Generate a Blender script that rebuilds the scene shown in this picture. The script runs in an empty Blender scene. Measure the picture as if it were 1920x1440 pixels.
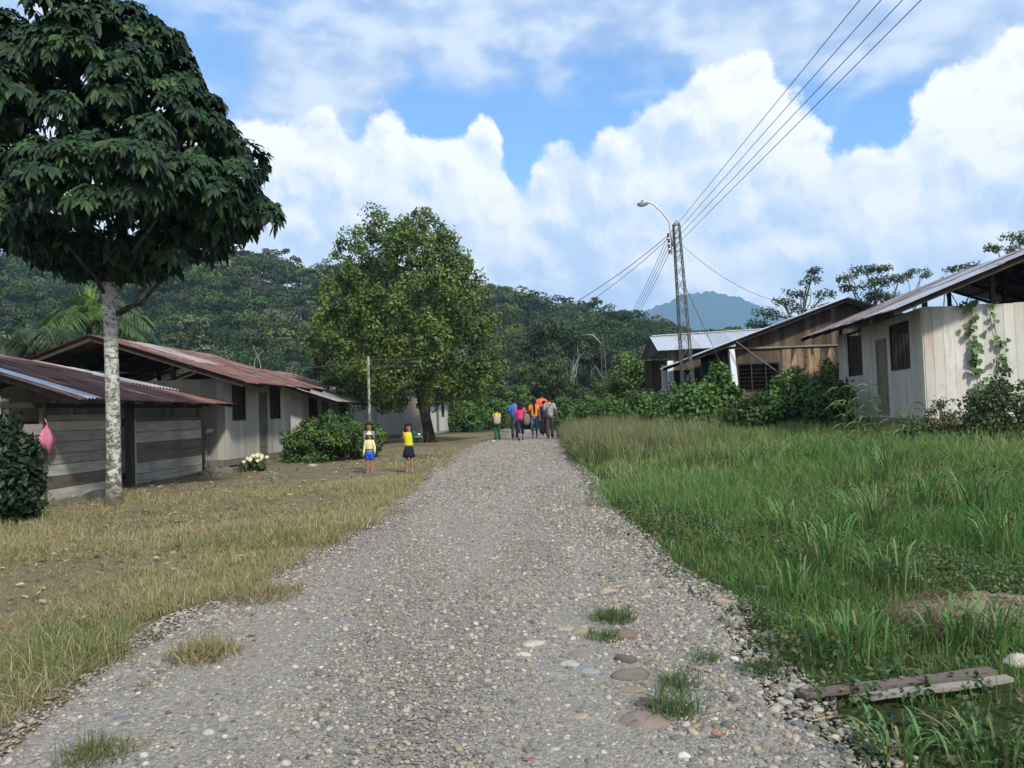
import bpy, math, random
import numpy as np
from mathutils import Matrix, Vector
R = math.radians
rng = np.random.default_rng(7)
random.seed(7)
SC = bpy.context.scene
COL = SC.collection

# ------------------------------------------------------------------ camera
F = 1500.0                      # focal length in photo pixels (1920 wide)
PITCH, ROLL, EYE = 1.985, -2.0, 1.6
cam_rot = Matrix.Rotation(R(90 + PITCH), 3, 'X') @ Matrix.Rotation(R(ROLL), 3, 'Z')
cam_d = bpy.data.cameras.new('camera')
cam_d.lens = 36.0 * F / 1920.0
cam_d.sensor_width = 36.0
cam_d.clip_start = 0.05
cam_d.clip_end = 9000
cam = bpy.data.objects.new('camera', cam_d)
cam.matrix_world = Matrix.Translation((0, 0, EYE)) @ cam_rot.to_4x4()
COL.objects.link(cam)
SC.camera = cam

def ray(px, py):
    return cam_rot @ Vector(((px - 960) / F, (720 - py) / F, -1.0))

def at(px, py, Y):
    """world point seen at a photo pixel, at distance Y ahead of the camera"""
    d = ray(px, py)
    k = Y / d.y
    return Vector((d.x * k, Y, EYE + d.z * k))

# ------------------------------------------------------------------ light
SUN_EL, SUN_AZ = 41.0, 150.0     # azimuth clockwise from +Y (ahead): behind and right
sd = bpy.data.lights.new('sun', 'SUN')
sd.energy = 3.0
sd.angle = R(5)
sd.color = (1.0, 0.95, 0.87)
sun = bpy.data.objects.new('sun', sd)
az, el = R(SUN_AZ), R(SUN_EL)
sv = Vector((math.sin(az) * math.cos(el), math.cos(az) * math.cos(el), math.sin(el)))
sun.rotation_euler = sv.to_track_quat('Z', 'Y').to_euler()
sun.location = (0, 0, 60)
COL.objects.link(sun)
SC.view_settings.view_transform = 'Standard'
SC.view_settings.look = 'None'
SC.view_settings.gamma = 1
SC.view_settings.exposure = 0.6
SC.cycles.max_bounces = 5
SC.cycles.diffuse_bounces = 3
SC.cycles.glossy_bounces = 2
SC.cycles.transmission_bounces = 3
SC.cycles.volume_bounces = 1

# ------------------------------------------------------------------ node helper
class NT:
    def __init__(s, tree):
        s.t = tree; tree.nodes.clear()
    def n(s, typ, **kw):
        nd = s.t.nodes.new(typ)
        for k, v in kw.items(): setattr(nd, k, v)
        return nd
    def put(s, sock, v):
        if isinstance(v, bpy.types.NodeSocket): s.t.links.new(v, sock)
        elif v is not None:
            if hasattr(sock, 'default_value') and not isinstance(sock.default_value, (int, float)) and isinstance(v, (tuple, list)):
                n = len(sock.default_value)
                v = tuple(v) + (1.0,) * (n - len(v))
            sock.default_value = v
    def m(s, op, a, b=None, c=None, clamp=False):
        nd = s.n('ShaderNodeMath', operation=op, use_clamp=clamp)
        s.put(nd.inputs[0], a); s.put(nd.inputs[1], b)
        if c is not None: s.put(nd.inputs[2], c)
        return nd.outputs[0]
    def vm(s, op, a, b=None):
        nd = s.n('ShaderNodeVectorMath', operation=op)
        s.put(nd.inputs[0], a)
        if op == 'SCALE': s.put(nd.inputs['Scale'], b)
        else: s.put(nd.inputs[1], b)
        return nd.outputs[0]
    def mix(s, f, a, b, blend='MIX'):
        nd = s.n('ShaderNodeMix', data_type='RGBA', blend_type=blend)
        s.put(nd.inputs[0], f); s.put(nd.inputs[6], a); s.put(nd.inputs[7], b)
        return nd.outputs[2]
    def noise(s, vec, scale, detail=4, rough=0.55, dist=0.0, out=0):
        nd = s.n('ShaderNodeTexNoise')
        s.put(nd.inputs['Vector'], vec); s.put(nd.inputs['Scale'], scale)
        nd.inputs['Detail'].default_value = detail
        nd.inputs['Roughness'].default_value = rough
        nd.inputs['Distortion'].default_value = dist
        return nd.outputs[out]
    def sstep(s, v, lo, hi, a=0.0, b=1.0):
        nd = s.n('ShaderNodeMapRange', interpolation_type='SMOOTHSTEP')
        s.put(nd.inputs[0], v); s.put(nd.inputs[1], lo); s.put(nd.inputs[2], hi)
        s.put(nd.inputs[3], a); s.put(nd.inputs[4], b)
        return nd.outputs[0]
    def fcurve(s, v, pts):
        nd = s.n('ShaderNodeFloatCurve')
        c = nd.mapping.curves[0]
        pts = sorted(pts)
        c.points[0].location = pts[0]; c.points[1].location = pts[-1]
        for p in pts[1:-1]: c.points.new(*p)
        nd.mapping.update()
        s.put(nd.inputs[1], v)
        return nd.outputs[0]

# ------------------------------------------------------------------ world: sky with clouds
world = bpy.data.worlds.new('World')
SC.world = world
world.use_nodes = True
W = NT(world.node_tree)
sky = W.n('ShaderNodeTexSky', sky_type='NISHITA')
sky.sun_disc = False
sky.sun_elevation = R(SUN_EL)
sky.sun_rotation = R(SUN_AZ)
sky.air_density = 1.0; sky.dust_density = 0.6; sky.ozone_density = 1.6
tc = W.n('ShaderNodeTexCoord')
D = tc.outputs['Generated']
sep = W.n('ShaderNodeSeparateXYZ'); W.put(sep.inputs[0], D)
AZ = W.m('MULTIPLY', W.m('ARCTAN2', sep.outputs[0], sep.outputs[1]), 180 / math.pi)
EL = W.m('MULTIPLY', W.m('ARCSINE', sep.outputs[2]), 180 / math.pi)
T = W.m('MULTIPLY_ADD', AZ, 1 / 90.0, 0.5, clamp=True)

def azel(px, py):
    d = ray(px, py).normalized()
    return math.degrees(math.atan2(d.x, d.y)), math.degrees(math.asin(d.z))
def curve_pts(pp):
    o = []
    for px, py in pp:
        a, e = azel(px, py)
        o.append((a / 90 + .5, e / 45))
    o = [(0.0, o[0][1])] + o + [(1.0, o[-1][1])]
    return o
cum_top = curve_pts([(0, 160), (300, 200), (440, 222), (560, 215), (660, 235), (740, 205), (780, 240), (850, 246), (905, 226), (940, 268), (962, 320), (985, 335),
                     (1000, 308), (1040, 280), (1095, 262), (1150, 225), (1220, 215), (1262, 175), (1310, 150), (1400, 90), (1445, 125), (1490, 170),
                     (1530, 225), (1570, 262), (1650, 262), (1700, 222), (1750, 165), (1800, 125), (1860, 90), (1920, 60)])
high_low = curve_pts([(0, 300), (430, 300), (640, 280), (745, 215), (790, 160), (900, 165), (1050, 160), (1180, 150), (1300, 165), (1420, 210), (1500, 172), (1620, 168), (1720, 160), (1790, 200), (1920, 200)])
topc = W.m('MULTIPLY', W.fcurve(T, cum_top), 45.0)
lowc = W.m('MULTIPLY', W.fcurve(T, high_low), 45.0)
# puffs: round cells + fractal noise, all on the (azimuth, elevation) plane
cv = W.n('ShaderNodeCombineXYZ'); W.put(cv.inputs[0], W.m('MULTIPLY', AZ, 0.1)); W.put(cv.inputs[1], W.m('MULTIPLY', EL, 0.1))
A2 = cv.outputs[0]
def n2(vec, scale, detail, rough=.58, dist=0.0, out=0):
    nd = W.n('ShaderNodeTexNoise', noise_dimensions='2D')
    W.put(nd.inputs['Vector'], vec); nd.inputs['Scale'].default_value = scale
    nd.inputs['Detail'].default_value = detail; nd.inputs['Roughness'].default_value = rough
    nd.inputs['Distortion'].default_value = dist
    return nd.outputs[out]
def v2(vec, scale, sm_):
    nd = W.n('ShaderNodeTexVoronoi', voronoi_dimensions='2D', feature='SMOOTH_F1')
    W.put(nd.inputs['Vector'], vec); nd.inputs['Scale'].default_value = scale; nd.inputs['Smoothness'].default_value = sm_
    return nd.outputs['Distance']
n_a = n2(A2, 2.2, 8, .66)
warp = W.vm('ADD', A2, W.vm('SCALE', n2(A2, 3.0, 3, .6, 0, 1), 0.20))
va = v2(warp, 3.3, .5)
puff = W.m('MULTIPLY', W.m('SUBTRACT', .42, va), 2.6)
off = W.m('ADD', W.m('MULTIPLY', W.m('SUBTRACT', n_a, 0.5), 5.0), puff)
dcum = W.m('SUBTRACT', W.m('ADD', topc, off), EL)
cmask = W.sstep(dcum, -0.25, 0.85)
dl = (0.06, 0.10, 0)             # a little towards the light: gives the clouds relief
big1 = n2(warp, 1.5, 7, 0.62)
big2 = n2(W.vm('ADD', warp, dl), 1.5, 7, 0.62)
relief = W.m('SUBTRACT', big1, big2)
vb = v2(W.vm('ADD', warp, (.035, .06, 0)), 3.3, .5)
relief2 = W.m('SUBTRACT', vb, va)
body = n2(W.vm('MULTIPLY', A2, (1, 1.5, 1)), .62, 3, 0.6)
lit = W.m('ADD', W.m('MULTIPLY', relief, 2.6), W.m('MULTIPLY', relief2, 1.3))
lit = W.m('ADD', lit, W.m('MULTIPLY', W.m('SUBTRACT', body, 0.50), 2.0))
depth = W.sstep(dcum, 0.0, 11.0, 0.46, -0.13)
lit = W.m('ADD', W.m('ADD', lit, 0.52), depth, clamp=True)
ccol = W.mix(lit, (0.55, 0.68, 0.86), (1.0, 0.99, 0.98))
# soft high layer
H2 = W.vm('MULTIPLY', A2, (.8, 1.5, 1))
hn = n2(H2, .9, 4, .5)
hn2 = n2(H2, 2.4, 4, .5)
dh = W.m('ADD', W.m('SUBTRACT', EL, lowc), W.m('MULTIPLY', W.m('SUBTRACT', hn2, .5), 6.0))
hmask = W.sstep(dh, -1.2, 3.0)
holes = W.sstep(W.m('ADD', W.m('MULTIPLY', hn, .7), W.m('MULTIPLY', hn2, .3)), 0.34, 0.46, 0.74, 0.98)
def blob(px, py, rx, ry):
    a, e = azel(px, py)
    q = W.m('ADD', W.m('POWER', W.m('ABSOLUTE', W.m('DIVIDE', W.m('SUBTRACT', AZ, a), rx)), 2.0),
            W.m('POWER', W.m('ABSOLUTE', W.m('DIVIDE', W.m('SUBTRACT', EL, e), ry)), 2.0))
    q = W.m('ADD', q, W.m('MULTIPLY', W.m('SUBTRACT', hn2, .5), 3.2))
    return W.sstep(q, -.2, 1.6, 1.0, 0.0)
hole = W.m('MAXIMUM', blob(340, 50, 4.5, 6.0), blob(520, 0, 6, 1.8))
hmask = W.m('MULTIPLY', W.m('MULTIPLY', hmask, holes), W.m('SUBTRACT', 1.0, W.m('MULTIPLY', hole, 0.8)))
hcol = W.mix(W.sstep(hn2, 0.32, 0.68), (0.42, 0.56, 0.80), (0.74, 0.83, 0.95))
b1 = W.n('ShaderNodeBackground'); W.put(b1.inputs[0], W.mix(1.0, sky.outputs[0], (0.80, 1.08, 1.30), 'MULTIPLY')); b1.inputs[1].default_value = 0.125
b2 = W.n('ShaderNodeBackground'); W.put(b2.inputs[0], hcol); b2.inputs[1].default_value = 0.74
b3 = W.n('ShaderNodeBackground'); W.put(b3.inputs[0], ccol); b3.inputs[1].default_value = 0.80
m1 = W.n('ShaderNodeMixShader'); W.put(m1.inputs[0], hmask); W.put(m1.inputs[1], b1.outputs[0]); W.put(m1.inputs[2], b2.outputs[0])
m2 = W.n('ShaderNodeMixShader'); W.put(m2.inputs[0], cmask); W.put(m2.inputs[1], m1.outputs[0]); W.put(m2.inputs[2], b3.outputs[0])
wo = W.n('ShaderNodeOutputWorld'); W.put(wo.inputs[0], m2.outputs[0])
world.cycles.sampling_method = 'MANUAL'
world.cycles.sample_map_resolution = 512

# ------------------------------------------------------------------ mesh builder
class MB:
    def __init__(s):
        s.v = []; s.f = []; s.c = []; s.q = []; s.n = 0
    def add(s, v, faces, col=(1, 1, 1), vec=None):
        """faces: list of int arrays (m x k), each k = 3 or 4"""
        v = np.asarray(v, float).reshape(-1, 3)
        k = len(v)
        s.v.append(v)
        for f in faces:
            f = np.asarray(f, np.int64)
            if f.size: s.f.append(f + s.n)
        c = np.asarray(col, float)
        if c.ndim == 1: c = np.tile(c, (k, 1))
        if c.shape[1] == 3: c = np.hstack([c, np.ones((k, 1))])
        s.c.append(c)
        s.q.append(np.zeros((k, 3)) if vec is None else np.asarray(vec, float))
        s.n += k
    def box(s, c, ax, h, col=(1, 1, 1)):
        """centre, three axes (rows), three half sizes"""
        c = np.asarray(c, float); ax = np.asarray(ax, float); h = np.asarray(h, float)
        sg = np.array([[x, y, z] for x in (-1, 1) for y in (-1, 1) for z in (-1, 1)], float)
        v = c + (sg * h) @ ax
        s.add(v, [BOXF], col)
    def bx(s, lo, hi, col=(1, 1, 1)):
        lo = np.asarray(lo, float); hi = np.asarray(hi, float)
        s.box((lo + hi) / 2, np.eye(3), (hi - lo) / 2, col)
    def beam(s, a, b, w, h, col=(1, 1, 1), up=(0, 0, 1)):
        a = np.asarray(a, float); b = np.asarray(b, float)
        d = b - a; L = np.linalg.norm(d); d = d / L
        x = np.cross(d, up)
        if np.linalg.norm(x) < 1e-4: x = np.cross(d, (0, 1, 0))
        x /= np.linalg.norm(x); z = np.cross(x, d)
        s.box((a + b) / 2, [d, x, z], (L / 2, w / 2, h / 2), col)
    def tube(s, pts, rad, n=8, col=(1, 1, 1), caps=True, squash=None):
        pts = np.asarray(pts, float); m = len(pts)
        rad = np.broadcast_to(np.asarray(rad, float), (m,))
        t = np.gradient(pts, axis=0); t /= np.linalg.norm(t, axis=1)[:, None] + 1e-9
        ref = np.array([0, 0, 1.0]) if abs(t[0][2]) < .9 else np.array([0, 1.0, 0])
        V = []
        x = np.cross(t[0], ref); x /= np.linalg.norm(x)
        for i in range(m):
            x = x - t[i] * (x @ t[i]); x /= np.linalg.norm(x) + 1e-9
            y = np.cross(t[i], x)
            a = np.arange(n) / n * 2 * math.pi
            V.append(pts[i] + rad[i] * (np.cos(a)[:, None] * x + np.sin(a)[:, None] * y))
        V = np.vstack(V)
        i = np.arange(m - 1)[:, None] * n; j = np.arange(n)[None]; j2 = (j + 1) % n
        fq = np.stack([i + j, i + j2, i + n + j2, i + n + j], -1).reshape(-1, 4)
        fs = [fq]
        if caps:
            V = np.vstack([V, pts[0], pts[-1]])
            a = np.arange(n)
            fs.append(np.stack([(a + 1) % n, a, np.full(n, m * n)], -1))
            fs.append(np.stack([(m - 1) * n + a, (m - 1) * n + (a + 1) % n, np.full(n, m * n + 1)], -1))
        c = np.asarray(col, float)
        if c.ndim == 2 and len(c) == m:
            c = np.repeat(c, n, axis=0)
            if caps: c = np.vstack([c, c[0], c[-1]])
        s.add(V, fs, c)
    def build(s, name, mat, parent=None, smooth=False, loc=None):
        """loc: world position to use as the object's origin"""
        me = bpy.data.meshes.new(name)
        V = np.vstack(s.v)
        if loc is not None: V = V - np.asarray(loc, float)
        me.vertices.add(len(V)); me.vertices.foreach_set('co', V.ravel())
        sizes = np.concatenate([np.full(len(f), f.shape[1]) for f in s.f])
        loops = np.concatenate([f.ravel() for f in s.f])
        me.loops.add(len(loops)); me.loops.foreach_set('vertex_index', loops.astype(np.int32))
        me.polygons.add(len(sizes))
        me.polygons.foreach_set('loop_start', np.concatenate([[0], np.cumsum(sizes)[:-1]]).astype(np.int32))
        me.update(calc_edges=True)
        a = me.attributes.new('col', 'FLOAT_COLOR', 'POINT'); a.data.foreach_set('color', np.vstack(s.c).ravel())
        q = np.vstack(s.q)
        if q.any():
            a = me.attributes.new('uvm', 'FLOAT_VECTOR', 'POINT'); a.data.foreach_set('vector', q.ravel())
        me.polygons.foreach_set('use_smooth', np.full(len(sizes), bool(smooth)))
        me.materials.append(mat)
        o = bpy.data.objects.new(name, me)
        COL.objects.link(o)
        if parent is not None: o.parent = parent
        elif loc is not None: o.location = loc
        return o
BOXF = np.array([[0, 1, 3, 2], [4, 6, 7, 5], [0, 4, 5, 1], [2, 3, 7, 6], [0, 2, 6, 4], [1, 5, 7, 3]])

def tag(o, label=None, cat=None, group=None, kind=None):
    if label: o['label'] = label
    if cat: o['category'] = cat
    if group: o['group'] = group
    if kind: o['kind'] = kind
    return o
def thing(name, loc, label, cat, group=None, rz=0):
    o = bpy.data.objects.new(name, None); COL.objects.link(o)
    o.empty_display_size = .3
    o.location = loc; o.rotation_euler = (0, 0, rz)
    return tag(o, label, cat, group)
def copy_tree(o, parent=None):
    c = o.copy(); COL.objects.link(c)
    if parent is not None: c.parent = parent
    for ch in [k for k in bpy.data.objects if k.parent == o]:
        copy_tree(ch, c)
    return c

# ------------------------------------------------------------------ materials
MATS = {}
def material(name, fn):
    m = bpy.data.materials.new(name); m.use_nodes = True
    t = NT(m.node_tree); fn(t); MATS[name] = m
    return m
def finish(t, col, rough=.8, bump=None, bstr=.3, bdist=.02, spec=.3, metal=0.0, transl=None, tint=None):
    p = t.n('ShaderNodeBsdfPrincipled')
    t.put(p.inputs['Base Color'], col); t.put(p.inputs['Roughness'], rough)
    p.inputs['Specular IOR Level'].default_value = spec
    t.put(p.inputs['Metallic'], metal)
    if bump is not None:
        b = t.n('ShaderNodeBump'); b.inputs['Strength'].default_value = bstr; b.inputs['Distance'].default_value = bdist
        t.put(b.inputs['Height'], bump); t.put(p.inputs['Normal'], b.outputs[0])
    o = t.n('ShaderNodeOutputMaterial')
    if transl:
        tr = t.n('ShaderNodeBsdfTranslucent'); t.put(tr.inputs[0], t.mix(1.0, col, tint or (1.1, 1.25, .6), 'MULTIPLY'))
        mx = t.n('ShaderNodeMixShader'); mx.inputs[0].default_value = transl
        t.put(mx.inputs[1], p.outputs[0]); t.put(mx.inputs[2], tr.outputs[0])
        t.put(o.inputs[0], mx.outputs[0])
    else: t.put(o.inputs[0], p.outputs[0])
def attr(t, name='col', out='Color'):
    a = t.n('ShaderNodeAttribute'); a.attribute_name = name
    return a.outputs[out]
def pos(t): return t.n('ShaderNodeNewGeometry').outputs['Position']

def f_leaf(rough=.5, spec=.35, transl=.22, var=.25):
    def fn(t):
        c = attr(t)
        finish(t, c, rough, spec=spec, transl=transl)
    return fn
material('leaf', f_leaf())
material('leaf_gloss', f_leaf(.55, .22, .10))
material('grass', f_leaf(.6, .2, .25))
def f_far(t):
    n = t.noise(pos(t), 0.35, 3)
    finish(t, t.mix(1.0, attr(t), t.mix(n, (.75, .75, .75), (1.25, 1.25, 1.2)), 'MULTIPLY'), .8, spec=.1, transl=.12)
material('leaf_far', f_far)
def f_bark(t):
    p = pos(t)
    n = t.noise(t.vm('MULTIPLY', p, (1, 1, .45)), 9, 6, .65)
    n2 = t.noise(p, 30, 5, .7)
    c = t.mix(t.sstep(n, .42, .6), t.mix(1.0, attr(t), (.35, .34, .30), 'MULTIPLY'), attr(t))
    finish(t, t.mix(1.0, c, t.mix(n2, (.7, .7, .7), (1.25, 1.25, 1.2)), 'MULTIPLY'), .9, n2, .6, .02, .15)
material('bark', f_bark)
def f_palebark(t):
    p = pos(t)
    n = t.noise(t.vm('MULTIPLY', p, (1, 1, 1.6)), 9, 6, .7, .4)
    n2 = t.noise(t.vm('MULTIPLY', p, (1, 1, 2.5)), 28, 5, .7)
    moss = t.noise(p, 2.2, 4, .6)
    sp = t.n('ShaderNodeSeparateXYZ'); t.put(sp.inputs[0], p)
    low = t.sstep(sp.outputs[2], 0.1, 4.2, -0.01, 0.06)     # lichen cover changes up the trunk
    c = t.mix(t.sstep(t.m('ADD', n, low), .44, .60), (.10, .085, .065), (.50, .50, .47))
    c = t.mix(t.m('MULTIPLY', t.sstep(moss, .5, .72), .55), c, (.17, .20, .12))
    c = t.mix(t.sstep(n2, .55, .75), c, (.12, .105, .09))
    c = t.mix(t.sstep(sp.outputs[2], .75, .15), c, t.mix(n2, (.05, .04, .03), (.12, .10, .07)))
    finish(t, c, .85, t.m('ADD', n, n2), .5, .02, .2)
material('pale_bark', f_palebark)
def f_wood(sx, sz, wear=.45):
    def fn(t):
        p = pos(t)
        v = t.vm('MULTIPLY', p, (sx, sx, sz))
        g = t.noise(v, 1.0, 6, .65, .3)
        st = t.noise(t.vm('MULTIPLY', p, (.9, .9, .45)), 1.7, 5, .6)
        c = t.mix(1.0, attr(t), t.mix(t.sstep(g, .3, .7), (1 - wear,) * 3, (1.12, 1.12, 1.12)), 'MULTIPLY')
        c = t.mix(t.m('MULTIPLY', t.sstep(st, .50, .75), .5), c, t.mix(1.0, c, (.55, .50, .42), 'MULTIPLY'))
        finish(t, c, .85, g, .12, .006, .2)
    return fn
material('wood_v', f_wood(22, 1.1, .35))
material('wood_h', f_wood(1.2, 11, .30))
def f_paint(t):
    p = pos(t)
    g = t.noise(t.vm('MULTIPLY', p, (9, 9, .5)), 1.0, 6, .65, .2)
    st = t.noise(t.vm('MULTIPLY', p, (1.6, 1.6, .35)), 1.6, 5, .65)
    sp = t.n('ShaderNodeSeparateXYZ'); t.put(sp.inputs[0], p)
    gr = t.noise(p, 3.0, 6, .7)
    c = t.mix(1.0, attr(t), t.mix(t.sstep(g, .3, .7), (.92, .91, .89), (1.03, 1.03, 1.02)), 'MULTIPLY')
    al = attr(t, 'col', 'Alpha')
    c = t.mix(t.m('MULTIPLY', t.sstep(st, .44, .66), al), c, (.44, .31, .23))
    c = t.mix(t.m('MULTIPLY', t.sstep(gr, .52, .75), .45), c, (.25, .235, .19))
    finish(t, c, .75, gr, .05, .01, .25)
material('paint_v', f_paint)
def f_metal_roof(t):
    uv = attr(t, 'uvm', 'Vector')
    s1 = t.noise(t.vm('MULTIPLY', uv, (7.0, .55, 1)), 1.0, 6, .7, .4)
    s2 = t.noise(t.vm('MULTIPLY', uv, (1.2, 1.2, 1)), 1.3, 6, .7)
    s3 = t.noise(t.vm('MULTIPLY', uv, (11.2, .3, 1)), 1.0, 3, .6)
    al = attr(t, 'col', 'Alpha')       # rustiness
    k = t.m('ADD', t.m('MULTIPLY', s1, .5), t.m('MULTIPLY', s2, .5))
    f = t.sstep(t.m('ADD', k, t.m('MULTIPLY', t.m('SUBTRACT', al, .5), .55)), .42, .58)
    s4 = t.noise(t.vm('MULTIPLY', uv, (3.0, .9, 1)), 1.0, 7, .75)
    rust = t.mix(t.sstep(s4, .35, .65), (.034, .027, .026), (.205, .083, .064))
    rust = t.mix(t.m('MULTIPLY', t.sstep(s3, .54, .66), t.sstep(s1, .45, .6)), rust, (.42, .36, .33))
    c = t.mix(f, t.mix(1.0, attr(t), t.mix(s3, (.8, .8, .8), (1.1, 1.1, 1.1)), 'MULTIPLY'), rust)
    finish(t, c, t.mix(f, (.42,) * 3, (.85,) * 3), s2, .1, .01, .4, metal=t.m('MULTIPLY', t.m('SUBTRACT', 1.0, f), .35))
material('metal_roof', f_metal_roof)
def flat(name, rough=.7, spec=.3, metal=0.0, nscale=12, amt=.18, bump=.1):
    def fn(t):
        n = t.noise(pos(t), nscale, 5, .6)
        c = t.mix(1.0, attr(t), t.mix(n, (1 - amt,) * 3, (1 + amt,) * 3), 'MULTIPLY')
        finish(t, c, rough, n, bump, .01, spec, metal)
    return material(name, fn)
flat('cloth', .9, .1, nscale=25, amt=.22, bump=.3)
flat('skin', .55, .35, nscale=20, amt=.08)
flat('hair', .7, .15, nscale=60, amt=.4)
def f_stain(t):
    p = pos(t)
    g = t.noise(t.vm('MULTIPLY', p, (22, 22, 1.1)), 1.0, 6, .65, .3)
    st = t.noise(t.vm('MULTIPLY', p, (2.2, 2.2, .55)), 1.5, 6, .62, .5)
    c = t.mix(1.0, attr(t), t.mix(t.sstep(g, .3, .7), (.6, .6, .6), (1.15, 1.15, 1.12)), 'MULTIPLY')
    c = t.mix(t.sstep(st, .47, .56), c, (.045, .042, .042))
    finish(t, c, .85, g, .12, .006, .2)
material('stained_wood', f_stain)
flat('steel', .5, .5, .6, nscale=14, amt=.3)
flat('plain', .8, .25)
flat('wire', .6, .3)
def f_stone(t):
    p = pos(t)
    n = t.noise(p, 14, 7, .7); n2 = t.noise(p, 60, 4, .7)
    c = t.mix(1.0, attr(t), t.mix(n, (.60, .60, .60), (1.35, 1.32, 1.28)), 'MULTIPLY')
    finish(t, t.mix(t.sstep(n2, .6, .75), c, t.mix(1.0, c, (.6, .6, .55), 'MULTIPLY')), .85, t.m('ADD', n, n2), .35, .02, .25)
material('stone', f_stone)
def f_road(t):
    p = pos(t)
    v1 = t.n('ShaderNodeTexVoronoi'); t.put(v1.inputs['Vector'], p); v1.inputs['Scale'].default_value = 42
    v2 = t.n('ShaderNodeTexVoronoi'); t.put(v2.inputs['Vector'], p); v2.inputs['Scale'].default_value = 95
    big = t.noise(t.vm('MULTIPLY', p, (1.5, .35, 1)), .9, 6, .65); mid = t.noise(t.vm('MULTIPLY', p, (1.9, .16, 1)), 1.0, 4, .6); fine = t.noise(p, 60, 4, .7)
    g1 = t.n('ShaderNodeSeparateColor'); t.put(g1.inputs[0], v1.outputs['Color'])
    g2 = t.n('ShaderNodeSeparateColor'); t.put(g2.inputs[0], v2.outputs['Color'])
    grey = t.mix(g1.outputs[0], (.12, .115, .105), (.33, .308, .27))
    grey2 = t.mix(g2.outputs[1], (.12, .113, .10), (.31, .288, .25))
    c = t.mix(.5, grey, grey2)
    dirt = t.mix(fine, (.17, .150, .122), (.30, .268, .22))
    f = t.sstep(t.m('ADD', t.m('MULTIPLY', big, .5), t.m('MULTIPLY', mid, .5)), .46, .66)
    c = t.mix(t.m('MULTIPLY', f, .62), c, dirt)
    h = t.m('ADD', t.m('MULTIPLY', v1.outputs['Distance'], -1.0), t.m('MULTIPLY', v2.outputs['Distance'], -.6))
    finish(t, c, .92, h, .7, .012, .2)
material('road', f_road)
def f_ground(t):
    p = pos(t)
    a = t.noise(p, .55, 6, .65); b = t.noise(p, 3.0, 6, .7); c3 = t.noise(p, 22, 5, .75)
    # alpha of the colour attribute: 0 dry yard, 1 green field
    al = attr(t, 'col', 'Alpha')
    dry = t.mix(b, (.105, .080, .050), (.29, .24, .155))
    dry = t.mix(t.sstep(a, .50, .68), dry, t.mix(c3, (.05, .065, .022), (.11, .125, .045)))
    gr = t.mix(b, (.028, .040, .014), (.060, .080, .028))
    c = t.mix(al, dry, gr)
    c = t.mix(1.0, c, t.mix(c3, (.55, .55, .55), (1.4, 1.4, 1.35)), 'MULTIPLY')
    finish(t, c, .95, t.m('ADD', b, c3), .9, .05, .1)
material('ground', f_ground)
def f_hill(t):
    p = pos(t)
    b = t.noise(p, .05, 8, .7)
    finish(t, t.mix(b, (.010, .018, .008), (.035, .055, .020)), .95, t.noise(p, .12, 6, .7), 1.0, 6, .05)
material('hill', f_hill)
def f_mount(t):
    p = pos(t)
    b = t.noise(p, .012, 10, .75); c3 = t.noise(p, .06, 6, .7)
    finish(t, t.mix(t.m('MULTIPLY', t.m('ADD', b, c3), .5), (.012, .028, .012), (.07, .11, .045)), .95, c3, 1.0, 14, .05)
material('mountain', f_mount)
# ------------------------------------------------------------------ terrain
def sm(x, lo, hi):
    t = np.clip((np.asarray(x, float) - lo) / (hi - lo), 0, 1)
    return t * t * (3 - 2 * t)
def wob(x, y):
    return (np.sin(x * 1.3 + .4 * y + 1) + np.sin(y * 1.1 - .7 * x + 2) + .6 * np.sin(2.7 * x + 1.9 * y) + .5 * np.sin(3.1 * y - 2.2 * x + 4)) * .25
def fbm(x, y, s=1.0, seed=0):
    r = 0; a = 1.0
    for k in range(5):
        th = 1.7 * k + seed
        r = r + a * np.sin((x * math.cos(th) + y * math.sin(th)) * s + 5 * k + seed) * np.sin((-x * math.sin(th) + y * math.cos(th)) * s * 1.13 + 3 * k)
        s *= 1.93; a *= .55
    return r
def _edge(pp, near, far):
    o = []
    for px, py in pp:
        d = ray(px, py); k = -1.5 / d.z
        for _ in range(20): k = (.0125 * min(max(d.y * k, 0), 36) - EYE) / d.z
        o.append((d.y * k, d.x * k))
    o.sort(); return np.array([(-30, near), (o[0][0] - 1.5, near)] + o + [(55, far[0]), (75, far[1]), (95, far[2])])
EDGE_L = _edge([(0, 1372), (125, 1290), (258, 1219), (340, 1174), (415, 1130), (505, 1085), (570, 1048), (640, 1018), (705, 985), (750, 945), (788, 905), (826, 880), (866, 855), (893, 838), (928, 826), (962, 812)], -2.7, (-1.2, -2.0, -5))
EDGE_R = _edge([(1043, 808), (1046, 828), (1056, 850), (1070, 868), (1099, 900), (1108, 945), (1140, 970), (1182, 1010), (1218, 1060), (1297, 1106), (1340, 1130), (1362, 1199), (1392, 1242), (1461, 1285), (1485, 1350), (1543, 1369), (1607, 1423)], 1.7, (1.6, .8, -2))
def edge_l(y): return np.interp(y, EDGE_L[:, 0], EDGE_L[:, 1])
def edge_r(y): return np.interp(y, EDGE_R[:, 0], EDGE_R[:, 1])
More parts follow.
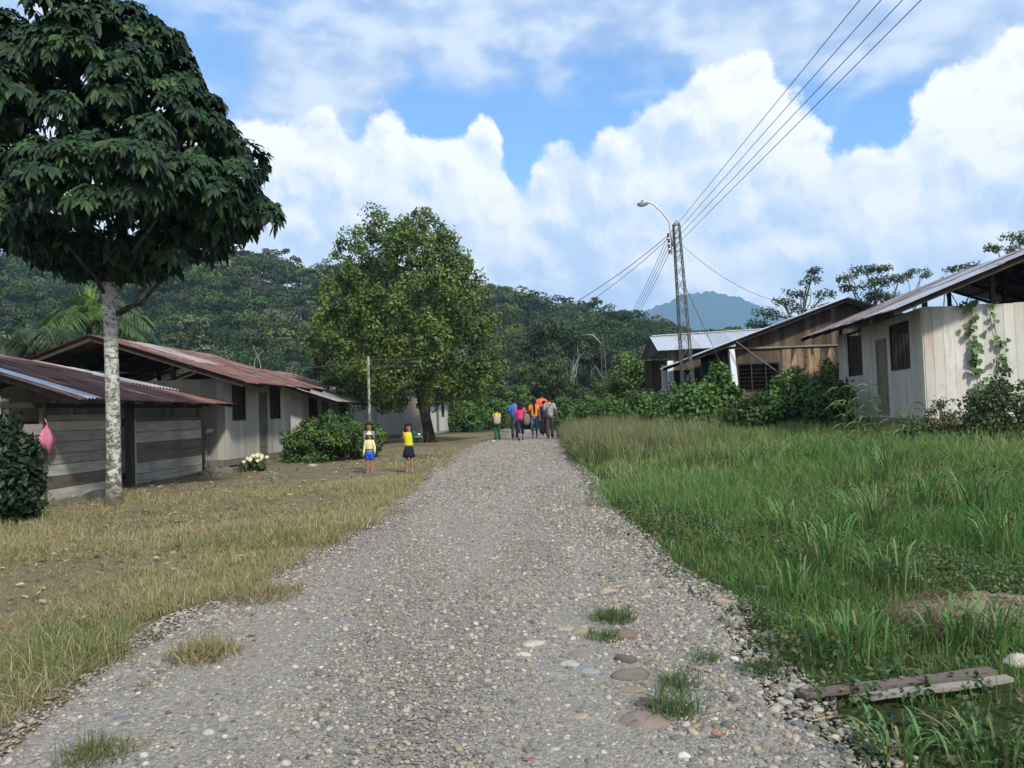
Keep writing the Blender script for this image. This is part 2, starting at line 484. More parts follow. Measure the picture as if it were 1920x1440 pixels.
def gz(x, y):
    x = np.asarray(x, float); y = np.asarray(y, float)
    b = np.interp(y, [-60, 0, 33, 44, 60, 95, 200], [0, 0, .40, .47, .40, .2, .2])
    near = sm(y, 60, 45)
    b = b + .36 * sm(x, 2.4, 8.0) * sm(y, 5, 14) * near
    b = b + .25 * sm(x, 6, 11) * sm(y, 20, 30) * near
    out = np.maximum(sm(x, edge_r(y) + .1, edge_r(y) + 1.2), sm(x, edge_l(y) - .1, edge_l(y) - 1.2))
    b = b + wob(x, y) * .045 * out * near
    b = b + .035 * sm(np.abs(x + .6), 2.0, .3) * near           # crown of the road
    return b
def G(px, py):
    d = ray(px, py); z = 0.2
    for _ in range(12):
        k = (z - EYE) / d.z
        z = float(gz(d.x * k, d.y * k))
    return Vector((d.x * k, d.y * k, z))
def onground(x, y, dz=0): return Vector((x, y, float(gz(x, y)) + dz))

def grid(xs, ys, zf, colf=None, skip=None):
    X, Y = np.meshgrid(xs, ys)
    Z = zf(X, Y)
    V = np.stack([X, Y, Z], -1).reshape(-1, 3)
    nx, ny = len(xs), len(ys)
    i = np.arange(ny - 1)[:, None] * nx; j = np.arange(nx - 1)[None]
    f = np.stack([i + j, i + j + 1, i + nx + j + 1, i + nx + j], -1).reshape(-1, 4)
    return V, f
xs = np.concatenate([[-2600, -1200, -500, -250, -120, -70, -45], np.arange(-30, 30.1, .3), [45, 70, 120, 250, 500, 1200, 2600]])
ys = np.concatenate([[-40, -20], np.arange(-8, 50, .3), np.arange(50, 100, 3), [120, 160, 250, 400, 700, 1200, 2000, 3200, 4300]])
V, f = grid(xs, ys, gz)
al = np.maximum(sm(V[:, 0], 0, 1.4), sm(V[:, 1], 42, 50))
m = MB(); c = np.ones((len(V), 4)); c[:, 3] = al
m.add(V, [f], c)
tag(m.build('ground', MATS['ground'], smooth=True), kind='structure')

# gravel road: its own sheet a little above the ground, with an uneven edge
ys = np.concatenate([np.arange(-8, 45, .15), np.arange(45, 80, .5)])
us = np.linspace(0, 1, 41)
Yg, Ug = np.meshgrid(ys, us, indexing='ij')
wl = edge_l(ys) + .10 * fbm(ys, ys * .3, 1.1, 2)
wr = edge_r(ys) + .10 * fbm(ys * .4, ys, 1.3, 5)
Xg = wl[:, None] + (wr - wl)[:, None] * Ug
Zg = gz(Xg, Yg) + .011 + .0035 * fbm(Xg * 1.6, Yg * .25, 1.5)
Zg[:, 0] -= .06; Zg[:, -1] -= .06
V = np.stack([Xg, Yg, Zg], -1).reshape(-1, 3)
nx = len(us); ny = len(ys)
i = np.arange(ny - 1)[:, None] * nx; j = np.arange(nx - 1)[None]
f = np.stack([i + j, i + j + 1, i + nx + j + 1, i + nx + j], -1).reshape(-1, 4)
m = MB(); m.add(V, [f]); tag(m.build('gravel_road', MATS['road'], smooth=True), kind='structure')

# ------------------------------------------------------------------ hills
SKY_PX = [(-500, 430), (-200, 450), (0, 468), (200, 462), (400, 462), (480, 472), (600, 498), (760, 515), (920, 532), (1000, 546), (1100, 558), (1160, 576), (1200, 585),
          (1280, 600), (1360, 612), (1450, 622), (1600, 630), (1920, 630), (2400, 600)]
ea = []; ee = []
for px, py in SKY_PX:
    d = ray(px, py); ea.append(d.x / d.y); ee.append(d.z / d.y)
def hill_z(x, y):
    E = np.interp(x / np.maximum(y, 40), ea, ee)
    top = 1.6 + E * 330 - 15
    return -1.5 + (top + 1.5) * sm(y, 95, 330) * (1 + .0 * x) + 1.8 * fbm(x, y, .035) * sm(y, 110, 200) - .12 * np.maximum(y - 350, 0)
xs = np.arange(-420, 470, 7.0); ys = np.arange(95, 470, 7.0)
V, f = grid(xs, ys, hill_z)
m = MB(); m.add(V, [f]); tag(m.build('forested_hill', MATS['hill'], smooth=True), kind='structure')

MY = 3600
def mount_z(x, y):
    pk = at(1328, 541, MY)
    u = x - pk.x
    r = np.abs(u) / np.where(u < 0, 310, 250)
    dy = np.exp(-((y - MY - 60) / 420) ** 2)
    z = (384 + (pk.z - 384 - 6) * np.exp(-r ** 2) - 60 * sm(np.abs(u), 500, 1500)) * dy
    return z + (15 * fbm(x, y, .008, 3) * sm(np.abs(u), 60, 260) + 8 * fbm(x, y, .035, 8) + 5 * fbm(x, y, .11, 2)) * dy - 6
xs = np.arange(-300, 2300, 10.0); ys = np.arange(2900, 4200, 16.0)
V, f = grid(xs, ys, mount_z)
m = MB(); m.add(V, [f]); tag(m.build('distant_mountain', MATS['mountain'], smooth=True), kind='structure')

# ------------------------------------------------------------------ foliage builders
def unit(n):
    v = rng.normal(size=(n, 3)); return v / np.linalg.norm(v, axis=1)[:, None]
def cards(mb, P, N, L, Wd, col, droop=0.0):
    """one folded diamond leaf per point; N = direction the leaf faces"""
    n = len(P)
    a = np.cross(N, unit(n)); a /= np.linalg.norm(a, axis=1)[:, None] + 1e-9
    b = np.cross(N, a)
    L = np.broadcast_to(L, (n,))[:, None]; Wd = np.broadcast_to(Wd, (n,))[:, None]
    tip = P + a * L + np.array([0, 0, -1.0]) * droop * L
    mid = P + a * L * .5
    V = np.stack([P, mid + b * Wd * .5 + N * Wd * .12, tip, mid - b * Wd * .5 + N * Wd * .12], 1).reshape(-1, 3)
    f = np.arange(n)[:, None] * 4 + np.arange(4)[None]
    c = np.asarray(col, float)
    if c.ndim == 1: c = np.tile(c, (n, 1))
    mb.add(V, [f], np.repeat(c, 4, axis=0))
def pick(cols, n, jit=.15):
    cols = np.asarray(cols, float)
    c = cols[rng.integers(0, len(cols), n)]
    return np.clip(c * (1 + rng.normal(0, jit, (n, 1))), .003, 1)
def clumps(mb, C, rad, nleaf, L, Wd, cols, shell=.6, flat_=1.0, cj=.18, up=.25):
    """leaf clumps: C centres, rad radii; leaves lie mostly on each clump's surface"""
    k = len(C); rad = np.broadcast_to(rad, (k,))
    cc = pick(cols, k, cj)
    idx = np.repeat(np.arange(k), nleaf)
    d = unit(len(idx))
    r = rad[idx] * (shell + (1 - shell) * rng.random(len(idx)))[:]
    lump = 1 + .25 * np.sin(d[:, 0] * 5 + idx) * np.sin(d[:, 1] * 5 + idx * 2) 
    P = C[idx] + d * (r * lump)[:, None] * np.array([1, 1, flat_])
    N = d + .7 * unit(len(idx)) + np.array([0, 0, up]); N /= np.linalg.norm(N, axis=1)[:, None]
    col = cc[idx] * (1 + rng.normal(0, .18, (len(idx), 1)))
    cards(mb, P, N, L * (.7 + .6 * rng.random(len(idx))), Wd * (.7 + .6 * rng.random(len(idx))), np.clip(col, .003, 1))
def limb(a, b, n=6, wig=.08):
    a = np.asarray(a, float); b = np.asarray(b, float)
    t = np.linspace(0, 1, n)[:, None]
    L = np.linalg.norm(b - a)
    p = a + (b - a) * t + np.sin(t * math.pi) * rng.normal(0, wig * L, 3) + (np.sin(t * 2 * math.pi) * rng.normal(0, wig * L * .4, 3))
    return p

# ------------------------------------------------------------------ forest on the hill (one mass) 
def far_forest(n, ymin, ymax, name, label):
    mb = MB(); k = 0
    GREENS = [(.024, .050, .016), (.032, .060, .018), (.045, .078, .022), (.062, .096, .026), (.028, .048, .020), (.085, .110, .034), (.065, .072, .036), (.09, .10, .06)]
    C = []; tries = 0
    while k < n and tries < 12 * n:
        tries += 1
        y = ymin + (ymax - ymin) * rng.random() ** .9
        x = y * rng.uniform(-.74, .74)
        if x / y > .45 and y > 260: continue
        z = float(hill_z(x, y))
        r = rng.uniform(2.4, 6.0)
        hgt = rng.uniform(4.0, 9.0) + (rng.random() < .10) * rng.uniform(2, 5)
        m_ = rng.integers(4, 8)
        dd = unit(m_) * r * .8; dd[:, 2] *= .38
        C.append((np.array([x, y, z + hgt]) + dd, r * rng.uniform(.36, .5), pick(GREENS, 1, .25)[0], y)); k += 1
    for cs, r, col, y in C:
        nl = 62 if y < 220 else 46
        kk = len(cs); idx = np.repeat(np.arange(kk), nl)
        d = unit(len(idx)); d[:, 2] = np.where(d[:, 2] < -.2, -d[:, 2], d[:, 2])
        P = cs[idx] + d * (r * (.8 + .2 * rng.random(len(idx))))[:, None] * np.array([1, 1, .62])
        N = d + .45 * unit(len(idx)) + np.array([0, 0, .2]); N /= np.linalg.norm(N, axis=1)[:, None]
        s = .55 if y < 220 else .8
        cards(mb, P, N, s * (.6 + .8 * rng.random(len(idx))), s * .9, np.clip(col * (1 + rng.normal(0, .20, (len(idx), 1))), .003, 1))
    o = mb.build(name, MATS['leaf_far']); tag(o, label, 'forest', kind='stuff')
far_forest(2700, 118, 375, 'hill_forest', 'dark green rainforest covering the long hillside behind the village')

tk = MB()
for k in range(60):
    y = rng.uniform(125, 300); x = y * rng.uniform(-.6, .3)
    z = float(hill_z(x, y))
    h = rng.uniform(5, 9.5)
    tk.tube(limb((x, y, z), (x + rng.normal(0, .5), y, z + h), 4, .02), [.22, .2, .16, .1], 5, pick([(.30, .29, .26), (.2, .19, .16)], 1, .1)[0])
tag(tk.build('forest_trunks', MATS['plain']), 'thin pale trunks showing among the hillside trees', 'tree trunks', kind='stuff')

# ------------------------------------------------------------------ generic tree builder
def make_tree(name, base, label, cat, group, H, blobs, trunk_r, leaf, cols, nleaf=120, clump_r=.7, bark=(.16, .13, .10), mat='leaf', per=12, barkmat='bark', lean=(0, 0), flat_=.8, split=.45, shell=.55):
    """blobs: list of (dx, dy, z, rx, ry, rz) crown masses relative to base"""
    base = np.asarray(base, float)
    root = thing(name, base, label, cat, group)
    mb = MB(); tr = MB()
    top = np.array([lean[0], lean[1], H * split])
    p = limb((0, 0, -.15), top, 7, .02)
    tr.tube(p, np.linspace(trunk_r * 1.25, trunk_r * .75, 7), 9, bark)
    for (dx, dy, z, rx, ry, rz) in blobs:
        k = max(3, int(per * (rx * ry * rz) ** (1 / 3)))
        d = unit(k); rr = (.35 + .65 * rng.random(k) ** .5)[:, None]
        C = np.array([dx, dy, z]) + d * rr * np.array([rx, ry, rz])
        clumps(mb, C, clump_r * (.7 + .6 * rng.random(k)), nleaf, leaf, leaf * .5, cols, flat_=flat_, shell=shell)
        b = limb(top * rng.uniform(.75, 1.0), (dx, dy, z), 6, .08)
        r0 = trunk_r * .5
        tr.tube(b, np.linspace(r0, r0 * .3, 6), 6, bark)
        for q in C[::2]:
            s_ = b[rng.integers(2, 6)]
            tr.tube(limb(s_, q, 5, .1), np.linspace(r0 * .3, r0 * .06, 5), 4, bark)
    tr.build('trunk', MATS[barkmat], root, smooth=True)
    mb.build('crown', MATS[mat], root)
    return root
# ------------------------------------------------------------------ buildings
class Fr:
    """local frame: a along the road side, b into the building, z up (absolute)"""
    def __init__(s, o, u):
        s.o = np.array([o[0], o[1], 0.0]); u = np.array([u[0], u[1], 0.0]); s.u = u / np.linalg.norm(u)
    def side(s, sign): s.w = np.array([s.u[1], -s.u[0], 0.0]) * sign; return s
    def p(s, a, b, z): return s.o + s.u * a + s.w * b + np.array([0, 0, z])
    def ax(s): return np.array([s.u, s.w, [0, 0, 1.0]])

def plank_wall(mb, o, d, nrm, L, z0, z1, bw, cols, horizontal=False, openings=(), thick=.022, alpha=(.1, .5), ragged=0.0, rag_top=0.0, jit=.05):
    """boards from o along d (unit 3-vector); nrm = outward; z1 may be a function of u"""
    zt = z1 if callable(z1) else (lambda u: z1)
    def board(u0, u1, a0, a1, b0=None, b1=None):
        b0 = a1 if b0 is None else b0; b1 = b0 if b1 is None else b1
        c = pick(cols, 1, jit)[0]; al_ = rng.uniform(*alpha)
        pr = rng.uniform(0, .006)
        V = []
        for (u, lo, hi) in ((u0 + .0025, a0, b0), (u1 - .0025, a0, b1)):
            for k in (pr, pr - thick):
                for z in (lo, hi): V.append(o + d * u + nrm * k + np.array([0, 0, z]))
        mb.add(np.array(V), [BOXF], np.append(c, al_))
    if not horizontal:
        br = [0.0]
        while br[-1] < L - bw * .4: br.append(br[-1] + bw * rng.uniform(.85, 1.15))
        br[-1] = L
        for op in openings: br += [op[0], op[1]]
        br = sorted(set(round(x, 4) for x in br if 0 <= x <= L))
        for u0, u1 in zip(br[:-1], br[1:]):
            if u1 - u0 < .02: 
                if not openings: continue
            um = (u0 + u1) / 2
            lo = z0 + rng.uniform(-ragged, ragged)
            segs = [(lo, None)]
            ops = [q for q in openings if q[0] - 1e-4 <= um <= q[1] + 1e-4]
            rt = rng.uniform(-rag_top, rag_top)
            if not ops: board(u0, u1, lo, zt(u0) + rt, zt(u0) + rt, zt(u1) + rt)
            else:
                q = ops[0]
                if q[2] > lo + .02: board(u0, u1, lo, q[2])
                if q[3] < zt(um) - .02: board(u0, u1, q[3], zt(u0), zt(u0), zt(u1))
    else:
        z = z0
        while z < z1 - .02:
            h = min(bw * rng.uniform(.85, 1.15), z1 - z)
            if z1 - z - h < .05: h = z1 - z
            zm = z + h / 2
            us = [0.0, L]
            for q in openings:
                if q[2] < zm < q[3]: us += [q[0], q[1]]
            us.sort()
            for u0, u1 in zip(us[::2], us[1::2]): board(u0, u1, z + .014, z + h)
            z += h

def corr(mb, a, b, c, d, cols, rust, sheet=.78, pitch=.11, amp=.018, rows=2, seed=0, lift=.006):
    """corrugated sheets on the quad a-b (eave) d-c (ridge)"""
    a, b, c, d = [np.asarray(q, float) for q in (a, b, c, d)]
    L = np.linalg.norm(b - a); n = max(1, round(L / sheet))
    H = (np.linalg.norm(d - a))
    nrm = np.cross(b - a, d - a); nrm /= np.linalg.norm(nrm)
    if nrm[2] < 0: nrm = -nrm
    for r in range(rows):
        v0 = r / rows; v1 = (r + 1) / rows + (.03 if r < rows - 1 else 0)
        for k in range(n):
            s0 = k / n - .012; s1 = (k + 1) / n + .012
            m_ = max(8, int((s1 - s0) * L / pitch * 6)); q = 5
            S, T_ = np.meshgrid(np.linspace(s0, s1, m_), np.linspace(v0 - (.015 * rng.random() if r == 0 else 0), v1, q))
            P = ((1 - S) * (1 - T_))[..., None] * a + (S * (1 - T_))[..., None] * b + (S * T_)[..., None] * c + ((1 - S) * T_)[..., None] * d
            h = amp * np.sin(S * L / pitch * 2 * math.pi) + (k % 2) * lift + r * .012 * (1 - (T_ - v0)) + rng.normal(0, .004) + .006 * np.sin(T_ * 5 + k)
            P = P + h[..., None] * nrm
            i = np.arange(q - 1)[:, None] * m_; j = np.arange(m_ - 1)[None]
            f = np.stack([i + j, i + j + 1, i + m_ + j + 1, i + m_ + j], -1).reshape(-1, 4)
            cc = pick(cols, 1, .06)[0]; ru = float(np.clip(rust(k / n, r / rows) + rng.normal(0, .10), 0, 1))
            uv = np.stack([S * L + seed + k * 3.7, T_ * H, T_ * 0], -1).reshape(-1, 3)
            mb.add(P.reshape(-1, 3), [f], np.append(cc, ru), uv)

def window(fr, parent, a0, a1, z0, z1, face, nb=4, col=(.045, .032, .025), shutter=None, dep=.05):
    """barred wooden window. face: function (t, z, proud) -> point"""
    mb = MB()
    P = lambda t, z, k: face(t, z, k)
    w = .055
    def bar(t0, zz0, t1, zz1, wd, k0, k1, c, m=None):
        V = [P(t, z, k) for t in (t0, t1) for k in (k0, k1) for z in (zz0, zz1)]
        (m or mb).add(np.array(V), [BOXF], c)
    bar(a0, z1 - w, a1, z1, w, -.04, .018, col); bar(a0, z0, a1, z0 + w, w, -.04, .022, col)
    bar(a0, z0 + w + .001, a0 + w, z1 - w - .001, w, -.04, .016, col); bar(a1 - w, z0 + w + .001, a1, z1 - w - .001, w, -.04, .016, col)
    o = mb.build('window', MATS['wood_v'], parent)
    b = MB()
    if nb:
        for k in range(1, nb + 1):
            t = a0 + (a1 - a0) * k / (nb + 1)
            b = MB(); bar(t - .014, z0 + w, t + .014, z1 - w, 0, -.02, .002, np.array(col) * 1.5, b)
            b.build('bar', MATS['wood_v'], o)
    if shutter:
        b = MB()
        bar(a0 + w, z0 + w, a0 + w + (a1 - a0 - 2 * w) * shutter, z1 - w, 0, -.09, -.065, np.array(col) * .6, b)
        b.build('shutter', MATS['wood_v'], o)
    return o

def door(parent, a0, a1, z0, z1, face, col, handle=True):
    mb = MB(); n = 4
    def bar(t0, zz0, t1, zz1, k0, k1, c, m=None):
        V = [face(t, z, k) for t in (t0, t1) for k in (k0, k1) for z in (zz0, zz1)]
        (m or mb).add(np.array(V), [BOXF], c)
    for k in range(n):
        t0 = a0 + .05 + (a1 - a0 - .1) * k / n; t1 = a0 + .05 + (a1 - a0 - .1) * (k + 1) / n
        bar(t0 + .003, z0, t1 - .003, z1 - .05, -.05, -.022, np.array(col) * rng.uniform(.8, 1.2))
    for z in (z0 + .25, (z0 + z1) / 2, z1 - .3): bar(a0 + .06, z, a1 - .06, z + .09, -.021, -.006, np.array(col) * 1.1)
    o = mb.build('door', MATS['wood_v'], parent)
    fm = MB()
    bar(a0, z0, a0 + .05, z1, -.05, .012, np.array(col) * 1.3, fm); bar(a1 - .05, z0, a1, z1, -.05, .012, np.array(col) * 1.3, fm)
    bar(a0 + .05, z1 - .05, a1 - .05, z1, -.05, .012, np.array(col) * 1.3, fm)
    fm.build('frame', MATS['wood_v'], o)
    return o

WHITE = [(.50, .50, .47), (.47, .47, .45), (.53, .52, .48), (.45, .45, .43)]
GREYB = [(.27, .26, .225), (.24, .23, .20), (.30, .29, .25), (.22, .20, .17)]
SHADEW = [(.10, .075, .055), (.13, .10, .075), (.085, .065, .05)]
RAFT = (.06, .047, .036)

def stilt_house(name, label, o, u, sign, L, Wd, zf, zw, rise, ov, ovn, ovf, eave_z, cols_front, cols_gable, zb, openings, roof_cols, rust, alpha=(.1, .5), eave_dz=0.0, gable_bw=.2, front_bw=.2, skirt=None, gable_dark_top=None, rows=2, floor_gap=.3, gable_gap=0.0, ridge_b=None, skmat='paint_v'):
    fr = Fr(o, u).side(sign)
    gnd = float(gz(*o))
    root = thing(name, (o[0], o[1], gnd), label, 'house')
    inv = Matrix.Translation(root.location).inverted()
    def fin(mb, nm, mat, smooth=False):
        mb.v = [v - np.array(root.location) for v in mb.v]
        return mb.build(nm, MATS[mat], root, smooth)
    off = np.array(root.location)
    N = -fr.w
    frontface = lambda t, z, k: fr.p(t, -k, z) - off
    # walls
    mb = MB(); plank_wall(mb, fr.p(0, 0, 0), fr.u, -fr.w, L, zf, zw, front_bw, cols_front, openings=[q[:4] for q in openings], alpha=alpha); fin(mb, 'wall', 'paint_v')
    mb = MB(); plank_wall(mb, fr.p(.0, .026, 0), fr.w, -fr.u, Wd - .05, zf, zw - gable_gap, gable_bw, cols_gable, alpha=alpha, rag_top=.012); g = fin(mb, 'wall', 'paint_v')
    mb = MB(); plank_wall(mb, fr.p(L, .026, 0), fr.w, fr.u, Wd - .05, zf, zw, gable_bw, cols_gable, alpha=alpha); fin(mb, 'wall', 'paint_v')
    mb = MB(); plank_wall(mb, fr.p(0, Wd, 0), fr.u, fr.w, L, zf, zw, .25, cols_gable, alpha=alpha); fin(mb, 'wall', 'paint_v')
    # floor and skirt board, stilts
    mb = MB(); mb.box(fr.p(L / 2, Wd / 2, zf - .04), fr.ax(), (L / 2 - .03, Wd / 2 - .03, .035), RAFT); fin(mb, 'floor', 'wood_v')
    mb = MB(); c = tuple(skirt or (.16, .13, .11)) + (.05,)
    mb.box(fr.p(L / 2, -.012, (zf + zb) / 2 - .005), fr.ax(), (L / 2 + .01, .018, (zf - zb) / 2), c)
    mb.box(fr.p(-.012, Wd / 2, (zf + zb) / 2 - .005), fr.ax(), (.018, Wd / 2 - .03, (zf - zb) / 2), c)
    fin(mb, 'base_board', skmat)
    for a in np.linspace(.15, L - .15, max(3, int(L / 2.5))):
        for b in (.12, Wd / 2, Wd - .2):
            q = fr.p(a, b, 0); g0 = float(gz(q[0], q[1])) - .15
            mb = MB(); mb.tube([(q[0], q[1], g0), (q[0], q[1], (g0 + zb) / 2), (q[0], q[1], zf - .08)], [.13, .11, .12], 8, (.36, .35, .31)); fin(mb, 'stilt', 'stone', True)
    # roof
    rb = Wd / 2 if ridge_b is None else ridge_b
    zr = eave_z + rise * (rb + ov)
    E0 = fr.p(-ovn, -ov, eave_z); E1 = fr.p(L + ovf, -ov, eave_z + eave_dz)
    R0 = fr.p(-ovn, rb, zr); R1 = fr.p(L + ovf, rb, zr + eave_dz)
    B0 = fr.p(-ovn, Wd + ov, eave_z); B1 = fr.p(L + ovf, Wd + ov, eave_z + eave_dz)
    mb = MB(); corr(mb, E0, E1, R1, R0, roof_cols, rust, rows=rows); corr(mb, B1, B0, R0 + fr.w * .02, R1 + fr.w * .02, roof_cols, rust, rows=rows)
    rf = fin(mb, 'roof', 'metal_roof')
    mb = MB()
    for a in np.linspace(-ovn + .05, L + ovf - .05, int(L / 1.4) + 2):
        s_ = (a + ovn) / (L + ovn + ovf) * eave_dz
        dn = np.array([0, 0, -.10])
        mb.beam(fr.p(a, -ov + .05, eave_z + .02 + s_) + dn, fr.p(a, rb, zr + s_) + dn, .06, .10, RAFT)
        mb.beam(fr.p(a, Wd + ov - .05, eave_z + .02 + s_) + dn, fr.p(a, rb, zr + s_) + dn, .06, .10, RAFT)
    for b in np.linspace(-ov + .15, rb - .1, 5):
        z = eave_z + rise * (b + ov) - .03
        mb.beam(fr.p(-ovn + .02, b, z), fr.p(L + ovf - .02, b, z + eave_dz), .06, .045, RAFT)
    for b in np.linspace(rb + .2, Wd + ov - .1, 5):
        z = zr - rise * (b - rb) - .03
        mb.beam(fr.p(-ovn + .02, b, z), fr.p(L + ovf - .02, b, z + eave_dz), .06, .045, RAFT)
    fin(mb, 'roof_beam', 'wood_v')
    # wall plates and the posts that carry the roof over the open gable
    for (a, b) in ((.05, .08), (.05, rb * .45), (.05, rb), (.05, Wd - .1), (L - .05, .08), (L - .05, rb), (L / 2, rb), (L / 2, .08)):
        z1 = (eave_z + rise * (b + ov) if b <= rb else zr - rise * (b - rb)) - .12 + eave_dz * (a + ovn) / (L + ovn + ovf)
        mb = MB(); mb.box(fr.p(a, b + .02, (zf + z1) / 2), fr.ax(), (.05, .05, (z1 - zf) / 2), RAFT); fin(mb, 'post', 'wood_v')
    for q in openings:
        if q[4] == 'window': window(fr, root, q[0], q[1], q[2], q[3], frontface, q[5], shutter=q[6] if len(q) > 6 else None)
        else: door(root, q[0], q[1], q[2], q[3], frontface, q[5])
    return root, fr, dict(E0=E0, E1=E1, R0=R0, R1=R1, fin=fin, off=off, zr=zr)

def along(fr, px, py):
    """distance along the road-side wall of frame fr where the photo pixel's ray meets it, and height"""
    d = ray(px, py); d = np.array(d); o = np.array([0, 0, EYE])
    k = ((fr.o - o) @ fr.w) / (d @ fr.w)
    q = o + d * k
    return (q - fr.o) @ fr.u, q[2]

# ---- white house on the right
o = (9.7, 18.8); u = (.151, .988)
fr = Fr(o, u).side(1)
def opening(fr, x0, x1, ytop, ybot, kind, *rest):
    a0, _ = along(fr, x1, ytop); a1, _ = along(fr, x0, ytop)
    zt = along(fr, x1, ytop)[1]; zb = along(fr, x1, ybot)[1]
    return (min(a0, a1), max(a0, a1), zb, zt, kind) + rest
zf, zwall = 1.09, 3.72
ops = [opening(fr, 1667, 1703, 600, 691, 'window', 4), opening(fr, 1641, 1662, 633, 779, 'door', (.20, .17, .12)), opening(fr, 1588, 1614, 617, 703, 'window', 4)]
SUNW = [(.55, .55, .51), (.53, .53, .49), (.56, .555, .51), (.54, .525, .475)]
GALV = [(.36, .39, .44), (.32, .35, .39), (.42, .45, .50)]
root, fr, rh = stilt_house('white_wooden_house', 'white wooden house on short stilts with creeper on its sunlit end wall and barred windows', o, u, 1, 7.9, 7.0, zf, zwall, .385, .95, 1.0, 1.3, 3.60,
    WHITE, SUNW, .86, ops, GALV, lambda k, r: .42 + .25 * (k > .7) , alpha=(.15, .9), eave_dz=.22, gable_bw=.21, front_bw=.19, skirt=(.20, .135, .135))
rh['fr'] = fr

# ---- brown board house behind it
o = (8.45, 30.0); u = (.05, 1.0)
fr = Fr(o, u).side(1)
gnd = float(gz(*o))
BR = [(.125, .092, .066), (.095, .072, .056), (.15, .115, .08), (.075, .06, .048)]
BRL = [(.30, .21, .12), (.26, .19, .12), (.22, .165, .11), (.33, .235, .135)]
root = thing('brown_board_hall', (o[0], o[1], gnd), 'unpainted brown board hall with dark barred opening and white corner column', 'house')
off = np.array(root.location)
def fin(mb, nm, mat, smooth=False):
    mb.v = [v - off for v in mb.v]; return mb.build(nm, MATS[mat], root, smooth)
L, Wd, zf, zwl = 7.2, 8.0, 1.15, 3.75
E0 = at(1300, 668, 29.3); AP = at(1583, 560, 29.3)
eb = (np.array(E0) - fr.o) @ fr.w; ab = (np.array(AP) - fr.o) @ fr.w
rise = (AP.z - E0.z) / (ab - eb)
zt = lambda t: E0.z + rise * (t - eb) - .10 if t < ab else AP.z - rise * (t - ab) - .10
zb_ = at(1450, 652, 30).z
opz0, opz1 = at(1450, 733, 30).z, at(1450, 679, 30).z
gfront = [(.0, 0, 0, 0)]
a0 = .02; a1 = (np.array(at(1463, 700, 29.9)) - fr.o) @ fr.w
mb = MB(); plank_wall(mb, fr.p(0, 0, 0), fr.w, -fr.u, 4.0, opz0 - .9, zb_ - .02, .24, BR, openings=[(a0, a1, opz0, opz1)], thick=.03, jit=.12)
plank_wall(mb, fr.p(0, 4.0, 0), fr.w, -fr.u, 5.5, opz0 - .9, zb_ - .02, .22, BR, thick=.03, jit=.15)
fin(mb, 'wall', 'wood_v')
# the lower boards right of the opening are paler where the old paint has gone
mb = MB(); plank_wall(mb, fr.p(-.03, a1 + .08, 0), fr.w, -fr.u, 2.7, opz0 - .9, zb_ - .05, .2, BRL + BR[:2], thick=.02, jit=.2, ragged=.02)
fin(mb, 'wall', 'stained_wood')['label'] = 'paler weathered lower boards'
mb = MB(); plank_wall(mb, fr.p(0, -.0, 0), fr.w, -fr.u, 9.3, zb_ + .04, zt, .2, BR, thick=.03, jit=.15)
fin(mb, 'wall', 'wood_v')['label'] = 'upper gable boards'
mb = MB(); mb.box(fr.p(-.05, 4.2, zb_ + .01), fr.ax(), (.045, 4.3, .035), (.26, .21, .15)); fin(mb, 'batten', 'wood_h')
mb = MB(); plank_wall(mb, fr.p(.03, 0, 0), fr.u, -fr.w, L, .8, 3.55, .24, BR, openings=[(.9, 2.6, opz0, opz1), (3.3, 5.0, opz0, opz1)], jit=.12); fin(mb, 'wall', 'wood_v')
mb = MB(); plank_wall(mb, fr.p(L, 0, 0), fr.w, fr.u, 9.0, .8, 4.0, .24, BR); fin(mb, 'wall', 'wood_v')
face = lambda t, z, k: fr.p(-k, t, z) - off
window(fr, root, a0, a1, opz0, opz1, face, 2, (.05, .042, .035))
b = MB()
for z in np.linspace(opz0 + .1, opz1 - .1, 7): b.beam(fr.p(.06, a0, z), fr.p(.06, a1, z), .02, .02, (.03, .025, .022))
fin(b, 'grille', 'wood_h')
for t in (1.0, 1.8, 2.6, 3.4, 4.9): 
    b = MB(); b.box(fr.p(t, -.06, 2.4), fr.ax(), (.03, .03, 1.2), (.34, .33, .31)); fin(b, 'post', 'paint_v')
fp = lambda t, z, k: fr.p(t, -k, z) - off
window(fr, root, .9, 2.6, opz0, opz1, fp, 3, (.05, .042, .035)); window(fr, root, 3.3, 5.0, opz0, opz1, fp, 3, (.05, .042, .035))
# white leaning corner column
c0 = at(1382, 760, 29.6); c1 = at(1371, 655, 29.6)
mb = MB(); mb.beam(c0, c1, .17, .20, (.72, .76, .82, .05)); fin(mb, 'column', 'paint_v')['label'] = 'white leaning corner column'
# roof
mb = MB()
P = lambda a, b, z: fr.p(a, b, z)
zbk = AP.z - rise * (9.4 - ab)
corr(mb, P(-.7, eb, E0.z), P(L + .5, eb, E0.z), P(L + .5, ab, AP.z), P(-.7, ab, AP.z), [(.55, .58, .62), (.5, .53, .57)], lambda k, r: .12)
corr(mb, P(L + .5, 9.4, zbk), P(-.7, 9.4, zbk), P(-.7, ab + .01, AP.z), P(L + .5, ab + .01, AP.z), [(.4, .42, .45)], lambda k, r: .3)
fin(mb, 'roof', 'metal_roof')
mb = MB(); mb.beam(P(-.715, eb, E0.z + .012), P(-.715, ab, AP.z + .012), .012, .06, (.62, .66, .72))  # left edge strip coloured pale for the light it catches
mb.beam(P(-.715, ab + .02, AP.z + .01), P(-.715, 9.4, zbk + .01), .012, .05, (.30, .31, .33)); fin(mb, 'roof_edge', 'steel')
mb = MB()
